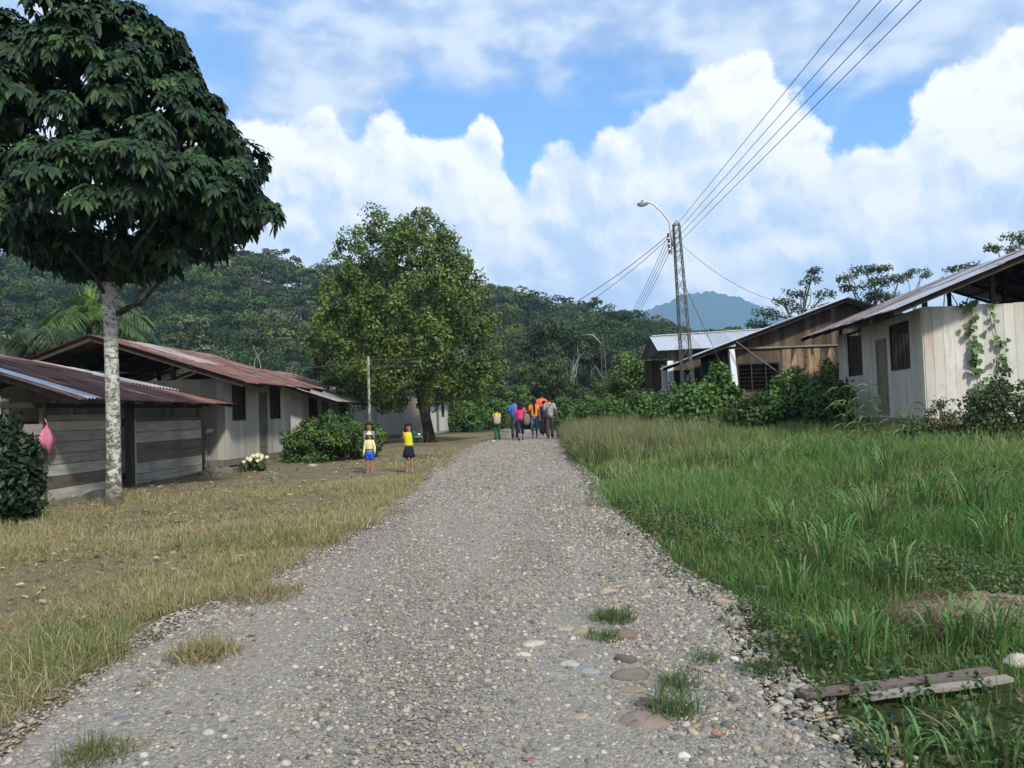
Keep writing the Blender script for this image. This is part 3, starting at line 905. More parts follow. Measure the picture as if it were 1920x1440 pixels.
for a in np.linspace(-.6, L + .4, 6):
    mb.beam(P(a, eb + .05, E0.z - .08), P(a, ab, AP.z - .09), .06, .1, RAFT); mb.beam(P(a, 9.3, zbk - .05), P(a, ab, AP.z - .09), .06, .1, RAFT)
for q in np.linspace(eb + .1, ab - .1, 5): mb.beam(P(-.65, q, E0.z + rise * (q - eb) - .035), P(L + .4, q, E0.z + rise * (q - eb) - .035), .05, .04, RAFT)
fin(mb, 'roof_beam', 'wood_v')

# ---- open pavilion with the galvanised roof
z1 = at(1237, 657, 38.0); z2 = at(1222, 631, 40.6)
root = thing('open_pavilion', (7.5, 38.5, float(gz(7.5, 38.5))), 'open pavilion with shiny grey metal roof and white posts behind the brown hall', 'pavilion')
off = np.array(root.location)
xl, xr = z1.x, 16.5
mb = MB(); slope = .03
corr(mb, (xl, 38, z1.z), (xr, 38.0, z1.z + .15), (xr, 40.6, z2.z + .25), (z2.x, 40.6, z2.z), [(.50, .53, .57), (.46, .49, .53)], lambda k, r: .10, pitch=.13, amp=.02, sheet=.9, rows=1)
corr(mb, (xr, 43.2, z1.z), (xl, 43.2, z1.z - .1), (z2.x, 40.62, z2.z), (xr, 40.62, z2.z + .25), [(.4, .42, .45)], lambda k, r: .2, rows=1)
fin(mb, 'roof', 'metal_roof')
mb = MB(); mb.beam((z2.x, 40.6, z2.z + .04), (xr, 40.6, z2.z + .29), .18, .02, (.78, .80, .83)); fin(mb, 'ridge_cap', 'steel')
mb = MB(); plank_wall(mb, np.array([xl + .45, 38.5, 0]), np.array([1, 0, 0.]), np.array([0, -1, 0.]), 9, z1.z - .95, z1.z - .02, .2, BR, jit=.1)
fin(mb, 'wall', 'wood_v')['label'] = 'hanging band of brown boards'
mb = MB(); plank_wall(mb, np.array([xl + .05, 42.9, 0]), np.array([1, 0, 0.]), np.array([0, 1, 0.]), 3.0, z1.z - 2.6, z1.z - .2, .2, BR, jit=.1); fin(mb, 'wall', 'wood_v')
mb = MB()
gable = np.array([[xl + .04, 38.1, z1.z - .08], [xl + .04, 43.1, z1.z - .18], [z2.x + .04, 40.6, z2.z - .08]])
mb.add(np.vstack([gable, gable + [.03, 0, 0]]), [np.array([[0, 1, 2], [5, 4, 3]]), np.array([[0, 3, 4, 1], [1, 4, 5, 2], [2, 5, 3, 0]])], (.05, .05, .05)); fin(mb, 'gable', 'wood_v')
for (px, wd, Yp) in ((1257, .27, 38.3), (1245, .22, 41.5), (1340, .2, 38.3)):
    q = at(px, 700, Yp); g0 = float(gz(q.x, Yp))
    mb = MB(); mb.box((q.x, Yp, (g0 + z1.z - .5) / 2), np.eye(3), (wd / 2, .1, (z1.z - .5 - g0) / 2), (.68, .73, .80, .05)); fin(mb, 'column', 'paint_v')

# ---- plank shed, left, nearest
def leftfr(o): return Fr(o, (.055, 1.0)).side(-1)
o = (-9.0, 14.2); fr = leftfr(o)
gnd = float(gz(*o))
root = thing('plank_shed', (o[0], o[1], gnd), 'low open-sided shed of grey horizontal planks under a rusty brown roof', 'shed')
off = np.array(root.location)
SH = [(.30, .295, .26), (.25, .245, .22), (.35, .34, .31), (.14, .115, .095), (.29, .27, .23), (.33, .32, .28)]
L = 7.8; Wd = 6.0
zt_ = 1.80
aP, _ = along(fr, 243, 850)       # the dark doorpost
aD, _ = along(fr, 205, 850)
aL, _ = along(fr, 83, 850)
mb = MB(); plank_wall(mb, fr.p(0, 0, 0), fr.u, -fr.w, aL, .18, zt_ - .12, .21, SH, True, thick=.03, jit=.1); fin(mb, 'wall', 'wood_h')
mb = MB(); plank_wall(mb, fr.p(aL + .1, 0, 0), fr.u, -fr.w, aP - aL - .55, .18, zt_, .22, SH, True, thick=.03, jit=.1); fin(mb, 'wall', 'wood_h')
mb = MB(); plank_wall(mb, fr.p(aP + .12, 0, 0), fr.u, -fr.w, L - aP - .12, .22, zt_ - .03, .235, SH, True, thick=.03, jit=.08); fin(mb, 'wall', 'wood_h')
mb = MB(); plank_wall(mb, fr.p(L, 0, 0), fr.w, fr.u, Wd, .22, zt_, .23, SH, True); fin(mb, 'wall', 'wood_h')
mb = MB(); plank_wall(mb, fr.p(0, Wd, 0), fr.u, fr.w, L, .2, 3.1, .23, SHADEW, True); fin(mb, 'wall', 'wood_h')  # back boards coloured dark to stand in for shade inside the shed
mb = MB(); mb.box(fr.p(aP + .14, -.03, .95), fr.ax(), (.07, .02, .78), SH[0]); fin(mb, 'batten', 'wood_v')
mb = MB(); mb.box(fr.p((aL + aP) / 2 - .15, -.03, zt_ + .02), fr.ax(), ((aP - aL) / 2 - .25, .04, .025), SH[1]); fin(mb, 'batten', 'wood_h')
er0 = at(148, 748, 14.6); er1 = at(440, 757, 22.4)
def shed_roof_pts():
    e0 = np.array(er0); e1 = np.array(er1)
    e0[2] = max(e0[2], 2.0)
    r0 = e0 + fr.w * 4.4 + [0, 0, 4.4 * .33]; r1 = np.array(at(120, 688, 22.6))
    return e0, e1, r1, r0
e0, e1, r1, r0 = shed_roof_pts()
for (a, b, h) in ((aP + .02, .0, 2.2), (aL, .02, 2.1), (L - .1, .04, 2.1), ((aP + L) / 2 + .3, .04, 2.1), (0.05, .05, 2.15), ((aL + aP) / 2, .05, 2.1), (aL + 1.0, .05, 2.1)):
    q = fr.p(a, b, 0); g0 = float(gz(q[0], q[1])) - .1
    mb = MB(); wd = .085 if a == aP + .02 else .05
    mb.box(fr.p(a, b, (g0 + h) / 2), fr.ax(), (wd, wd * .8, (h - g0) / 2), (.04, .034, .03) if wd > .06 else (.12, .11, .095)); fin(mb, 'post', 'wood_v')
mb = MB(); mb.beam(fr.p(aL + .05, .03, 1.85), fr.p(aL + .5, .03, 2.12), .05, .06, (.14, .13, .11)); fin(mb, 'brace', 'wood_v')
mb = MB()
def shed_rust(k, r): return .98 if k < .62 else (.72 if r else .97)
RB = [(.20, .13, .11), (.14, .10, .09), (.30, .30, .31)]
corr(mb, e0, e1, r1, r0, RB, shed_rust, rows=3, seed=5)
bk = fr.w * 4.0 + np.array([0, 0, -1.2])
corr(mb, r1 + bk, r0 + bk, r0, r1, RB, lambda k, r: .9, rows=2, seed=9)
fin(mb, 'roof', 'metal_roof')['label'] = 'rusty corrugated roof with dark red and brown sheets'
mb = MB()   # pale newer sheets at the far upper corner
qd = lambda s, t, dz=.035: (e0 * (1 - s) + e1 * s) * (1 - t) + (r0 * (1 - s) + r1 * s) * t + np.array([0, 0, dz])
corr(mb, qd(.80, .45), qd(1.0, .30), qd(1.0, .86), qd(.80, .92), [(.60, .58, .56)], lambda k, r: .05, rows=1)
fin(mb, 'roof_sheet', 'metal_roof')['label'] = 'pale newer metal sheets'
mb = MB(); corr(mb, qd(.03, .0, .03), qd(.10, .0, .03), qd(.10, .9, .03), qd(.03, .9, .03), [(.50, .58, .66)], lambda k, r: .22, rows=1, sheet=.3)
fin(mb, 'roof_sheet', 'metal_roof')['label'] = 'blue-grey strip of newer sheet'
mb = MB()
for s in np.linspace(0.01, .99, 6): mb.beam(qd(s, .01, -.07), qd(s, .98, -.07), .07, .09, RAFT)
for t in (.03, .3, .6, .9): mb.beam(qd(.0, t, -.035), qd(1, t, -.035), .06, .04, RAFT)
mb.beam(fr.p(-.2, .04, 2.03), fr.p(L + .1, .04, 2.05), .09, .09, RAFT)
fin(mb, 'roof_beam', 'wood_v')
mb = MB()   # leaning offcuts at the far corner
mb.beam(fr.p(L + .05, -.1, 1.35), fr.p(L + .6, -.05, 1.38), .02, .1, SH[0]); mb.beam(fr.p(L + .05, -.1, .62), fr.p(L + .45, -.05, .60), .02, .14, SH[0]); mb.beam(fr.p(L + .1, -.08, .3), fr.p(L + .1, -.08, 1.5), .05, .05, (.12, .11, .095))
fin(mb, 'rail', 'wood_h')
shed_fr = fr

# ---- grey house behind the shed
o = (-8.17, 22.7); fr = leftfr(o)
HW = [(.36, .355, .33), (.33, .325, .305), (.39, .38, .35), (.30, .29, .26)]
ops = [opening(fr, 434, 459, 724, 788, 'window', 2, .35), opening(fr, 484, 500, 736, 850, 'door', (.13, .12, .10)), opening(fr, 505, 524, 724, 785, 'window', 2, .35)]
REDR = [(.30, .24, .23), (.36, .30, .29), (.40, .40, .42)]
grey_house, fr, gh = stilt_house('grey_board_house', 'grey board house behind the plank shed with red rusty ridged roof and an open gable', o, (.055, 1.0), -1, 5.6, 6.6, .52, 2.83, .335, 1.0, 1.0, .8, 2.66,
    HW, [(.30, .29, .26), (.33, .32, .28), (.27, .25, .22)], .34, ops, REDR, lambda k, r: .72 - .35 * (r > .4) * (k > .0) * (k < .45), alpha=(0, .25), gable_bw=.24, front_bw=.26, skirt=(.13, .115, .10))

# ---- second grey house further along
o = (-8.35, 31.8); fr = leftfr(o)
ops = [opening(fr, 578, 594, 735, 785, 'window', 2, .5), opening(fr, 603, 615, 738, 800, 'door', (.12, .11, .10)), opening(fr, 637, 648, 755, 785, 'window', 1)]
E0 = at(640, 752, 31.2)
house2, fr, h2 = stilt_house('low_roofed_house', 'pale board house beyond the hedge whose roof runs down low over its windows', o, (.055, 1.0), -1, 7.2, 6.4, .60, 2.75, .345, 1.65, .9, .7, 2.24,
    HW, HW, .42, ops, REDR + [(.42, .44, .47)], lambda k, r: .45 + .3 * (r > .4), alpha=(0, .2), gable_bw=.26, front_bw=.26, skirt=(.15, .13, .11))

# ---- white house behind the round tree
o = (-4.45, 42.0); fr = leftfr(o)
ops = [opening(fr, 801, 806, 760, 790, 'window', 2), opening(fr, 817, 822, 757, 812, 'door', (.16, .15, .14)), opening(fr, 827, 832, 757, 781, 'window', 2)]
house3, fr, h3 = stilt_house('pale_board_house', 'whitish board house half hidden behind the round leafy tree', o, (.055, 1.0), -1, 8.0, 6.5, .62, 2.9, .33, .7, .6, .6, 2.95,
    WHITE, [(.40, .40, .375), (.37, .365, .34), (.43, .43, .40), (.34, .32, .29)], .5, ops, REDR, lambda k, r: .6, alpha=(0, .25), gable_bw=.24, front_bw=.22, skirt=(.2, .19, .17))

# ---- another roof just showing at the left edge
q = at(30, 643, 30)
root = thing('far_left_house', (q.x - 4, 33, .3), 'house at the left edge of which only a pale blue-grey roof edge shows', 'house')
off = np.array(root.location)
mb = MB(); corr(mb, (q.x, 30, q.z), (q.x, 36, q.z), (q.x - 4, 36, q.z + 1.1), (q.x - 4, 30, q.z + 1.1), [(.5, .56, .6)], lambda k, r: .15)
corr(mb, (q.x - 8, 36, q.z), (q.x - 8, 30, q.z), (q.x - 4, 30, q.z + 1.1), (q.x - 4, 36, q.z + 1.1), [(.5, .56, .6)], lambda k, r: .15); fin(mb, 'roof', 'metal_roof')
mb = MB()
for (oo, dd, nn, LL) in (((q.x - .8, 30.6, 0), (0, 1, 0), (1, 0, 0), 5), ((q.x - .8, 30.6, 0), (-1, 0, 0), (0, -1, 0), 6.4), ((q.x - 7.2, 30.6, 0), (0, 1, 0), (-1, 0, 0), 5), ((q.x - .8, 35.6, 0), (-1, 0, 0), (0, 1, 0), 6.4)):
    plank_wall(mb, np.array(oo, float), np.array(dd, float), np.array(nn, float), LL, .3, q.z, .25, HW)
fin(mb, 'wall', 'paint_v')
# ------------------------------------------------------------------ people
def loft(mb, rings, n=14, col=(1, 1, 1), caps=True, wr=0.0):
    """rings: (centre xyz, rx, ry[, yaw]) stacked along z"""
    a = np.arange(n) / n * 2 * math.pi; V = []
    for k, r in enumerate(rings):
        c = np.asarray(r[0], float); w = 1 + wr * np.sin(a * 5 + k * 1.3) if wr else 1
        V.append(c + np.stack([np.cos(a) * r[1] * w, np.sin(a) * r[2] * w, 0 * a], 1))
    V = np.vstack(V); m_ = len(rings)
    i = np.arange(m_ - 1)[:, None] * n; j = np.arange(n)[None]; j2 = (j + 1) % n
    fs = [np.stack([i + j, i + j2, i + n + j2, i + n + j], -1).reshape(-1, 4)]
    if caps:
        V = np.vstack([V, np.asarray(rings[0][0], float), np.asarray(rings[-1][0], float)]); q = np.arange(n)
        fs += [np.stack([(q + 1) % n, q, np.full(n, m_ * n)], -1), np.stack([(m_ - 1) * n + q, (m_ - 1) * n + (q + 1) % n, np.full(n, m_ * n + 1)], -1)]
    mb.add(V, fs, col)

def skin_mesh(joints, edges, root=0, sub=1):
    me = bpy.data.meshes.new('tmp'); me.from_pydata([j[0] for j in joints], edges, [])
    o = bpy.data.objects.new('tmp', me); COL.objects.link(o)
    md = o.modifiers.new('s', 'SKIN'); md.use_smooth_shade = True
    if not me.skin_vertices: me.attributes  # the modifier adds the layer itself
    for i, j in enumerate(joints):
        me.skin_vertices[0].data[i].radius = j[1] if isinstance(j[1], tuple) else (j[1], j[1])
        me.skin_vertices[0].data[i].use_root = (i == root)
    sb = o.modifiers.new('u', 'SUBSURF'); sb.levels = sub; sb.render_levels = sub
    bpy.context.view_layer.update()
    ev = o.evaluated_get(bpy.context.evaluated_depsgraph_get()); m2_ = ev.to_mesh()
    V = np.empty(len(m2_.vertices) * 3); m2_.vertices.foreach_get('co', V); V = V.reshape(-1, 3)
    q = [list(p.vertices) for p in m2_.polygons]
    ev.to_mesh_clear(); bpy.data.objects.remove(o); bpy.data.meshes.remove(me)
    return V, [np.array([f for f in q if len(f) == k]) for k in (3, 4) if any(len(f) == k for f in q)]

SKIN = (.22, .12, .08)
def person(label, px, pyf, Y, H, heading, kid=False, stride=0.0, arms=None, top=None, bottom=None, hair=None, face=False, shoes=None, skin=SKIN, group='people walking away up the road', dz=0.0, lean=0.0, sleeve=.5, Z=None):
    """arms: for each side (elbow, wrist) offsets in H from the shoulder; bottom: (kind, colour, length)"""
    g = at(px, pyf, Y); g.z = float(gz(g.x, g.y)) + dz if Z is None else Z
    hs = 1.28 if kid else 1.0                       # children's heads are larger for their height
    zsh = .80 if kid else .825; zhip = .46 if kid else .50
    sw = .098 if kid else .115
    hz = 1 - .066 * hs
    w = H
    hip = .048
    st = stride
    J = [((0, 0, zhip + .03), (.078, .060)), ((0, .005, .60), (.070, .052)), ((0, .008, .70), (.082, .056)), ((0, .0, zsh - .035), (.085, .052)), ((0, 0, zsh + .025), (.034, .034)), ((0, .004, hz - .045 * hs), (.045 * hs, .046 * hs)), ((0, .006, hz), (.057 * hs, .058 * hs)), ((0, .0, 1 - .024), (.040 * hs, .044 * hs))]
    E = [(0, 1), (1, 2), (2, 3), (3, 4), (4, 5), (5, 6), (6, 7)]
    feet = []; hands = []
    arms = arms or [((.03, .0, -.17), (.02, .05, -.155)), ((.03, .02, -.17), (.02, .02, -.16))]
    for s_, sgn in ((0, -1), (1, 1)):
        ph = st * sgn
        kx = sgn * (hip + .004); i = len(J)
        ank_z = .045 + max(0, -ph) * .09
        J += [((sgn * hip, 0, zhip - .03), (.047, .050)), ((kx, ph * .45 + .012, zhip * .53), (.032, .034)), ((kx, ph - .004, ank_z), (.019, .022)), ((kx + sgn * .006, ph + .055, ank_z - .028), (.020, .014)), ((kx + sgn * .010, ph + .09, ank_z - .034), (.016, .009))]
        E += [(0, i), (i, i + 1), (i + 1, i + 2), (i + 2, i + 3), (i + 3, i + 4)]; feet.append((i, i + 1, i + 2, i + 3, i + 4))
        i = len(J); e, wr = arms[s_]
        sh = np.array([sgn * (sw - .02), 0, zsh - .012]); el_ = sh + np.array([sgn * e[0], e[1], e[2]]); ws = el_ + np.array([sgn * wr[0], wr[1], wr[2]])
        J += [(tuple(sh), (.031, .031)), (tuple(el_), (.0215, .0215)), (tuple(ws), (.0145, .0165))]
        E += [(3, i), (i, i + 1), (i + 1, i + 2)]; hands.append((sgn, sh, el_, ws))
    for k, (p, r) in enumerate(J):
        p = (p[0], p[1] + lean * max(0, p[2] - zhip), p[2])
        J[k] = (tuple(np.array(p) * w), (r[0] * w, r[1] * w))
    V, Fs = skin_mesh(J, E, 0, 1)
    body = MB(); body.add(V, Fs, skin)
    ly = lambda p: np.array([p[0], p[1] + lean * max(0, p[2] - zhip), p[2]]) * w
    for sgn, sh, el_, ws in hands:
        d = (ws - el_); d /= np.linalg.norm(d); x_ = np.cross(d, [0, 1, 0]) ; x_ /= np.linalg.norm(x_) + 1e-6; n_ = np.cross(d, x_)
        pc = ws + d * .028
        body.tube([ly(ws), ly(ws + d * .012), ly(pc), ly(pc + d * .014)], np.array([.014, .017, .021, .018]) * w, 8, skin)
        for f in range(4):
            b0 = pc + d * .012 + n_ * (f - 1.5) * .0095; L_ = (.030, .036, .034, .026)[f]
            body.tube([ly(b0), ly(b0 + d * L_ * .5 + x_ * .002), ly(b0 + d * L_ * .9 + x_ * .010 * -sgn)], np.array([.0056, .005, .0038]) * w, 5, skin)
        b0 = ws + d * .014 + n_ * .014 * 1; body.tube([ly(b0), ly(b0 + d * .018 + n_ * .012), ly(b0 + d * .034 + n_ * .014)], np.array([.0062, .0055, .004]) * w, 5, skin)
    # nose, ears, chin
    fy = .056 * hs + .006
    body.tube([ly((0, fy + .000, hz + .004)), ly((0, fy + .010 * hs, hz - .012 * hs)), ly((0, fy + .001, hz - .017 * hs))], np.array([.005, .010, .006]) * hs * w, 6, skin)
    for sgn in (-1, 1):
        body.tube([ly((sgn * .052 * hs, 0, hz + .012)), ly((sgn * .058 * hs, -.004, hz - .002)), ly((sgn * .051 * hs, 0, hz - .018))], np.array([.006, .010, .006]) * hs * w, 6, skin)
    o = body.build('person', MATS['skin'], smooth=True)
    o.location = g; o.rotation_euler = (0, 0, heading)
    tag(o, label, 'person', group)
    if face:
        for sgn in (-1, 1):
            e = MB(); V0, F0 = ICO2; e.add(V0 * np.array([.0095, .004, .0055]) * hs * w + ly((sgn * .020 * hs, fy - .002, hz + .005)), [F0], (.02, .015, .012)); e.build('eye', MATS['hair'], o, smooth=True)
        e = MB(); e.add(V0 * np.array([.018, .005, .005]) * hs * w + ly((0, fy - .001, hz - .031 * hs)), [F0], (.24, .07, .06)); e.build('mouth', MATS['skin'], o, smooth=True)
    # hair
    kind, hc = hair or ('short', (.012, .010, .010))
    hm = MB(); V0, F0 = ICO3
    cen = ly((0, -.002, hz + .008 * hs)); R_ = np.array([.062 * hs, .066 * hs, .066 * hs]) * w
    fc = V0[F0].mean(1); keep = ~((fc[:, 1] > .35) & (fc[:, 2] < .30) & (np.abs(fc[:, 0]) < .80)) & (fc[:, 2] > (-.55 if kind == 'short' else -.8)) 
    Vh = V0 * (1 + .03 * np.sin(V0[:, :1] * 17 + V0[:, 1:2] * 13)) * R_ + cen
    hm.add(Vh, [F0[keep]], hc)
    if kind in ('long', 'bob'):
        zb = zsh - .03 if kind == 'bob' else zsh - .16
        rs = []
        for t in np.linspace(0, 1, 8):
            z = hz + .015 - (hz + .015 - zb) * t
            rs.append((ly((.004 * math.sin(t * 5), -.024 * hs - .016 * t, z)), (.062 * hs + .010 * math.sin(t * 2.6)) * w * (1 - .22 * t * (kind == 'long')), (.052 - .014 * t) * hs * w))
        loft(hm, rs[::-1], 22, hc, wr=.045)
    if kind == 'pony':
        hm.tube([ly((0, -.06, hz + .01)), ly((.006, -.078, hz - .05)), ly((.012, -.082, zsh - .03)), ly((.016, -.082, zsh - .13)), ly((.018, -.078, zsh - .22))], np.array([.016, .022, .024, .020, .006]) * w, 8, hc)
    hm.build('hair', MATS['hair'], o, smooth=True)
    # shirt
    if top:
        nm, c = top[0], top[1]; zl = top[2] if len(top) > 2 else zhip + .03
        m_ = MB(); k = 1.0
        rs = [(ly((0, .002, zl)), .094 * w, .072 * w), (ly((0, .004, (zl + .62) / 2)), .090 * w, .068 * w), (ly((0, .006, .64)), .086 * w, .064 * w), (ly((0, .006, .71)), .094 * w, .066 * w), (ly((0, .003, zsh - .05)), (sw - .002) * w, .064 * w),
              (ly((0, 0, zsh - .008)), (sw - .008) * w, .052 * w), (ly((0, 0, zsh + .012)), .062 * w, .044 * w), (ly((0, 0, zsh + .024)), .040 * w, .040 * w)]
        loft(m_, rs, 18, c, wr=.035)
        for sgn, sh, el_, ws in hands:
            e_ = sh + (el_ - sh) * min(sleeve * 1.9, 1.0)
            pts = [ly(sh + np.array([-sgn * .018, 0, .002])), ly(sh), ly((sh + e_) / 2), ly(e_)]; rr = [.036, .040, .036, .038]
            if sleeve > .9: pts += [ly((el_ + ws) / 2), ly(ws)]; rr[-1] = .031; rr += [.027, .026]
            m_.tube(pts, np.array(rr) * w, 10, c)
        if len(top) > 3:      # pattern bands
            for z in np.arange(zl + .02, zsh, .032):
                rx = np.interp(z, [zl, .64, zsh - .05], [.0955, .088, sw]); loft(m_, [(ly((0, .004, z)), (rx + .001) * w, np.interp(z, [zl, .64, zsh - .05], [.0735, .066, .066]) * w), (ly((0, .004, z + .010)), (rx + .001) * w, np.interp(z, [zl, .64, zsh - .05], [.0735, .066, .066]) * w)], 18, top[3], caps=False)
        m_.build(nm, MATS['cloth'], o, smooth=True)
    if bottom:
        nm, c, L_ = bottom
        m_ = MB(); wz = zhip + .075
        if nm == 'skirt':
            rs = [(ly((0, 0, wz)), .080 * w, .062 * w), (ly((0, 0, zhip)), .100 * w, .080 * w), (ly((0, 0, zhip - L_ * .5)), .118 * w, .090 * w), (ly((0, 0, zhip - L_)), .128 * w, .098 * w)]
            loft(m_, rs[::-1], 20, c, wr=.05)
        else:
            loft(m_, [(ly((0, 0, zhip - .035)), .088 * w, .066 * w), (ly((0, 0, zhip + .02)), .092 * w, .070 * w), (ly((0, 0, wz)), .083 * w, .063 * w)], 16, c)
            for f in feet:
                P0 = np.array(J[f[0]][0]); P1 = np.array(J[f[1]][0]); P2 = np.array(J[f[2]][0])
                pts = [P0 + [0, 0, .03 * w], P0, (P0 + P1) / 2, P1]; rr = [.050, .056, .050, .043]
                if L_ > .5: pts += [(P1 + P2) / 2, P2 + [0, 0, .01 * w]]; rr += [.040, .037]
                elif L_ > .3: pts += [P1 + (P2 - P1) * .35]; rr += [.042]
                elif L_ < .15: pts = pts[:3]; rr = [.050, .060, .060]
                m_.tube(pts, np.array(rr) * w, 10, c)
        m_.build(nm, MATS['cloth'], o, smooth=True)
    if shoes:
        for f in feet:
            m_ = MB(); A = np.array(J[f[2]][0]); B = np.array(J[f[4]][0])
            m_.tube([A + np.array([0, -.022, .0]) * w, A + np.array([0, .0, -.012]) * w, (A + B) / 2 + np.array([0, 0, -.012]) * w, B + np.array([0, .004, -.004]) * w], np.array([.020, .027, .025, .017]) * w, 9, shoes)
            m_.build('shoe', MATS['cloth'], o, smooth=True)
    return o, g, w, zsh, zhip, ly, J

def ico(sub):
    import bmesh
    bm = bmesh.new(); bmesh.ops.create_icosphere(bm, subdivisions=sub, radius=1)
    V = np.array([v.co[:] for v in bm.verts]); f_ = np.array([[v.index for v in q.verts] for q in bm.faces]); bm.free(); return V, f_
ICO1, ICO2, ICO3 = ico(1), ico(2), ico(3)
BLK = (.012, .010, .010)
def hgt(px, pt, pb, Y):       # standing height that spans the two pixel rows at distance Y
    return (at(px, pt, Y).z - at(px, pb, Y).z)
def Yof(px, py):
    return G(px, py).y
PEOPLE = {}
def bagmesh(name, label, cat, g, heading, c, size, col, straps, group=None, scol=None):
    """a soft bag at c (local, metres) plus its strap as a part"""
    root = thing(name, g, label, cat, group, rz=heading)
    m_ = MB(); V0, F0 = ICO3
    V = np.sign(V0) * np.abs(V0) ** .75; V = V * (1 + .05 * np.sin(V0[:, :1] * 6 + 1) * np.sin(V0[:, 2:] * 7)) * np.array(size) * (1 - .22 * V0[:, 2:]) + np.array(c)
    m_.add(V, [F0], col); m_.build('bag_body', MATS['cloth'], root, smooth=True)
    for s_ in straps:
        m_ = MB(); m_.tube(np.array(s_), .013, 6, scol or tuple(np.array(col) * .8)); m_.build('strap', MATS['cloth'], root, smooth=True)
    return root

# walkers, from left to right
Y = 33.0
o, g, w, zsh, zhip, ly, J = person('boy in a yellow shirt and green trousers with a pale backpack, leftmost of the walkers', 933, 826, Yof(933, 826), hgt(933, 763, 826, Yof(933, 826)), 0.05, kid=True, stride=.07,
    top=('shirt', (.62, .45, .02)), bottom=('trousers', (.025, .10, .045), .6), hair=('short', BLK), shoes=(.10, .06, .045), sleeve=.42, arms=[((.035, .03, -.13), (.01, .09, -.09)), ((.035, .03, -.13), (.01, .09, -.09))])
bagmesh('backpack', 'pale beige patterned backpack on the back of the boy in yellow', 'backpack', g, .05, (0, -.125 * w, .64 * w), (.105 * w, .06 * w, .135 * w), (.36, .32, .26), [[(-.06 * w, -.07 * w, .77 * w), (-.075 * w, .0, .83 * w), (-.07 * w, .075 * w, .74 * w)], [(.06 * w, -.07 * w, .77 * w), (.075 * w, .0, .83 * w), (.07 * w, .075 * w, .74 * w)]], scol=(.12, .10, .08))
m_ = MB(); m_.tube([(.085 * w, .06, .46 * w), (.095 * w, .05, .2 * w), (.10 * w, .03, .01)], .012, 6, (.30, .22, .12)); q = m_.build('walking_stick', MATS['plain'], smooth=True); q.location = g; tag(q, 'thin light stick held by the boy in yellow', 'stick')
YB = Yof(965, 824) + .6
o, g, w, *_ = person('person in a bright blue shirt and dark trousers, second from the left of the walkers', 966, 823, YB, hgt(966, 747, 823, YB), 0.0, stride=.09, top=('shirt', (.04, .15, .50), .46), bottom=('trousers', (.035, .04, .05), .6), hair=('short', BLK), shoes=(.03, .03, .03))
YP = Yof(978, 826)
o, g, w, *_ = person('person in a pink shirt and rolled dark trousers carrying an olive shoulder sack', 977, 826, YP, hgt(977, 752, 826, YP), 0.05, stride=.10, top=('shirt', (.60, .05, .16), .50), bottom=('trousers', (.03, .035, .05), .4), hair=('bob', BLK), shoes=(.04, .04, .04))
bagmesh('shoulder_sack', 'big olive-grey sack slung from the shoulder of the person in pink', 'bag', g, .05, (.155 * w, -.07 * w, .56 * w), (.085 * w, .07 * w, .15 * w), (.15, .145, .10), [[(.13 * w, -.07 * w, .68 * w), (.10 * w, -.05 * w, .82 * w), (.07 * w, .03 * w, .80 * w)]], scol=(.30, .27, .22))
YO = Yof(1003, 822)
o, g, w, *_ = person('woman in an orange shirt and knee-length jeans with a long black ponytail', 1003, 822, YO, hgt(1003, 747, 822, YO), 0.0, stride=.05, top=('shirt', (.68, .20, .03), .55), bottom=('trousers', (.085, .14, .21), .4), hair=('pony', BLK), shoes=(.45, .42, .38), sleeve=.35)
bagmesh('handbag', 'black shoulder bag at the left side of the woman in orange', 'bag', g, 0, (-.125 * w, -.02 * w, .61 * w), (.06 * w, .05 * w, .085 * w), (.015, .015, .018), [[(-.11 * w, .0, .68 * w), (-.10 * w, .01, .83 * w), (-.085 * w, -.02, .83 * w)]])
m_ = MB(); loft(m_, [((-.02, 0, .0), .26, .13), ((-.02, 0, .07), .33, .17), ((0, 0, .24), .35, .18), ((0, 0, .40), .30, .15), ((.02, 0, .47), .20, .10)], 16, (.030, .040, .022), wr=.04)
q = m_.build('sack', MATS['cloth'], smooth=True); p_ = at(990, 805, YO + .5); q.location = (p_.x, p_.y, p_.z); tag(q, 'dark olive sack carried low between the person in pink and the woman in orange', 'sack')
for sx in (-1, 1):
    pass
YT = Yof(1018, 815) + 1.0
o, g, w, *_ = person('person in a salmon-orange shirt seen over the shoulder of the one in striped grey', 1018, 814, YT, hgt(1018, 736, 814, YT), 0.0, stride=.08, top=('shirt', (.72, .16, .06), .5), bottom=('trousers', (.02, .02, .03), .6), hair=('short', BLK), shoes=(.03, .03, .03))
YM = Yof(1026, 818) + .6
o, g, w, *_ = person('person in dark blue almost hidden behind the one in striped grey', 1022, 818, YM, hgt(1022, 752, 818, YM), 0.0, stride=-.08, top=('shirt', (.02, .025, .06)), bottom=('trousers', (.03, .025, .025), .6), hair=('short', BLK), shoes=(.12, .08, .05))
YS = Yof(1032, 823)
o, g, w, *_ = person('person in grey striped shirt and brown trousers with slung bag, rightmost of the walkers', 1032, 823, YS, hgt(1032, 743, 823, YS), 0.0, stride=.07, top=('shirt', (.36, .35, .33), .50, (.22, .21, .21)), bottom=('trousers', (.075, .055, .05), .6), hair=('short', BLK), shoes=(.08, .07, .06), arms=[((.035, .01, -.17), (.01, .06, -.15)), ((.06, .02, -.16), (.03, .03, -.15))], sleeve=.48)
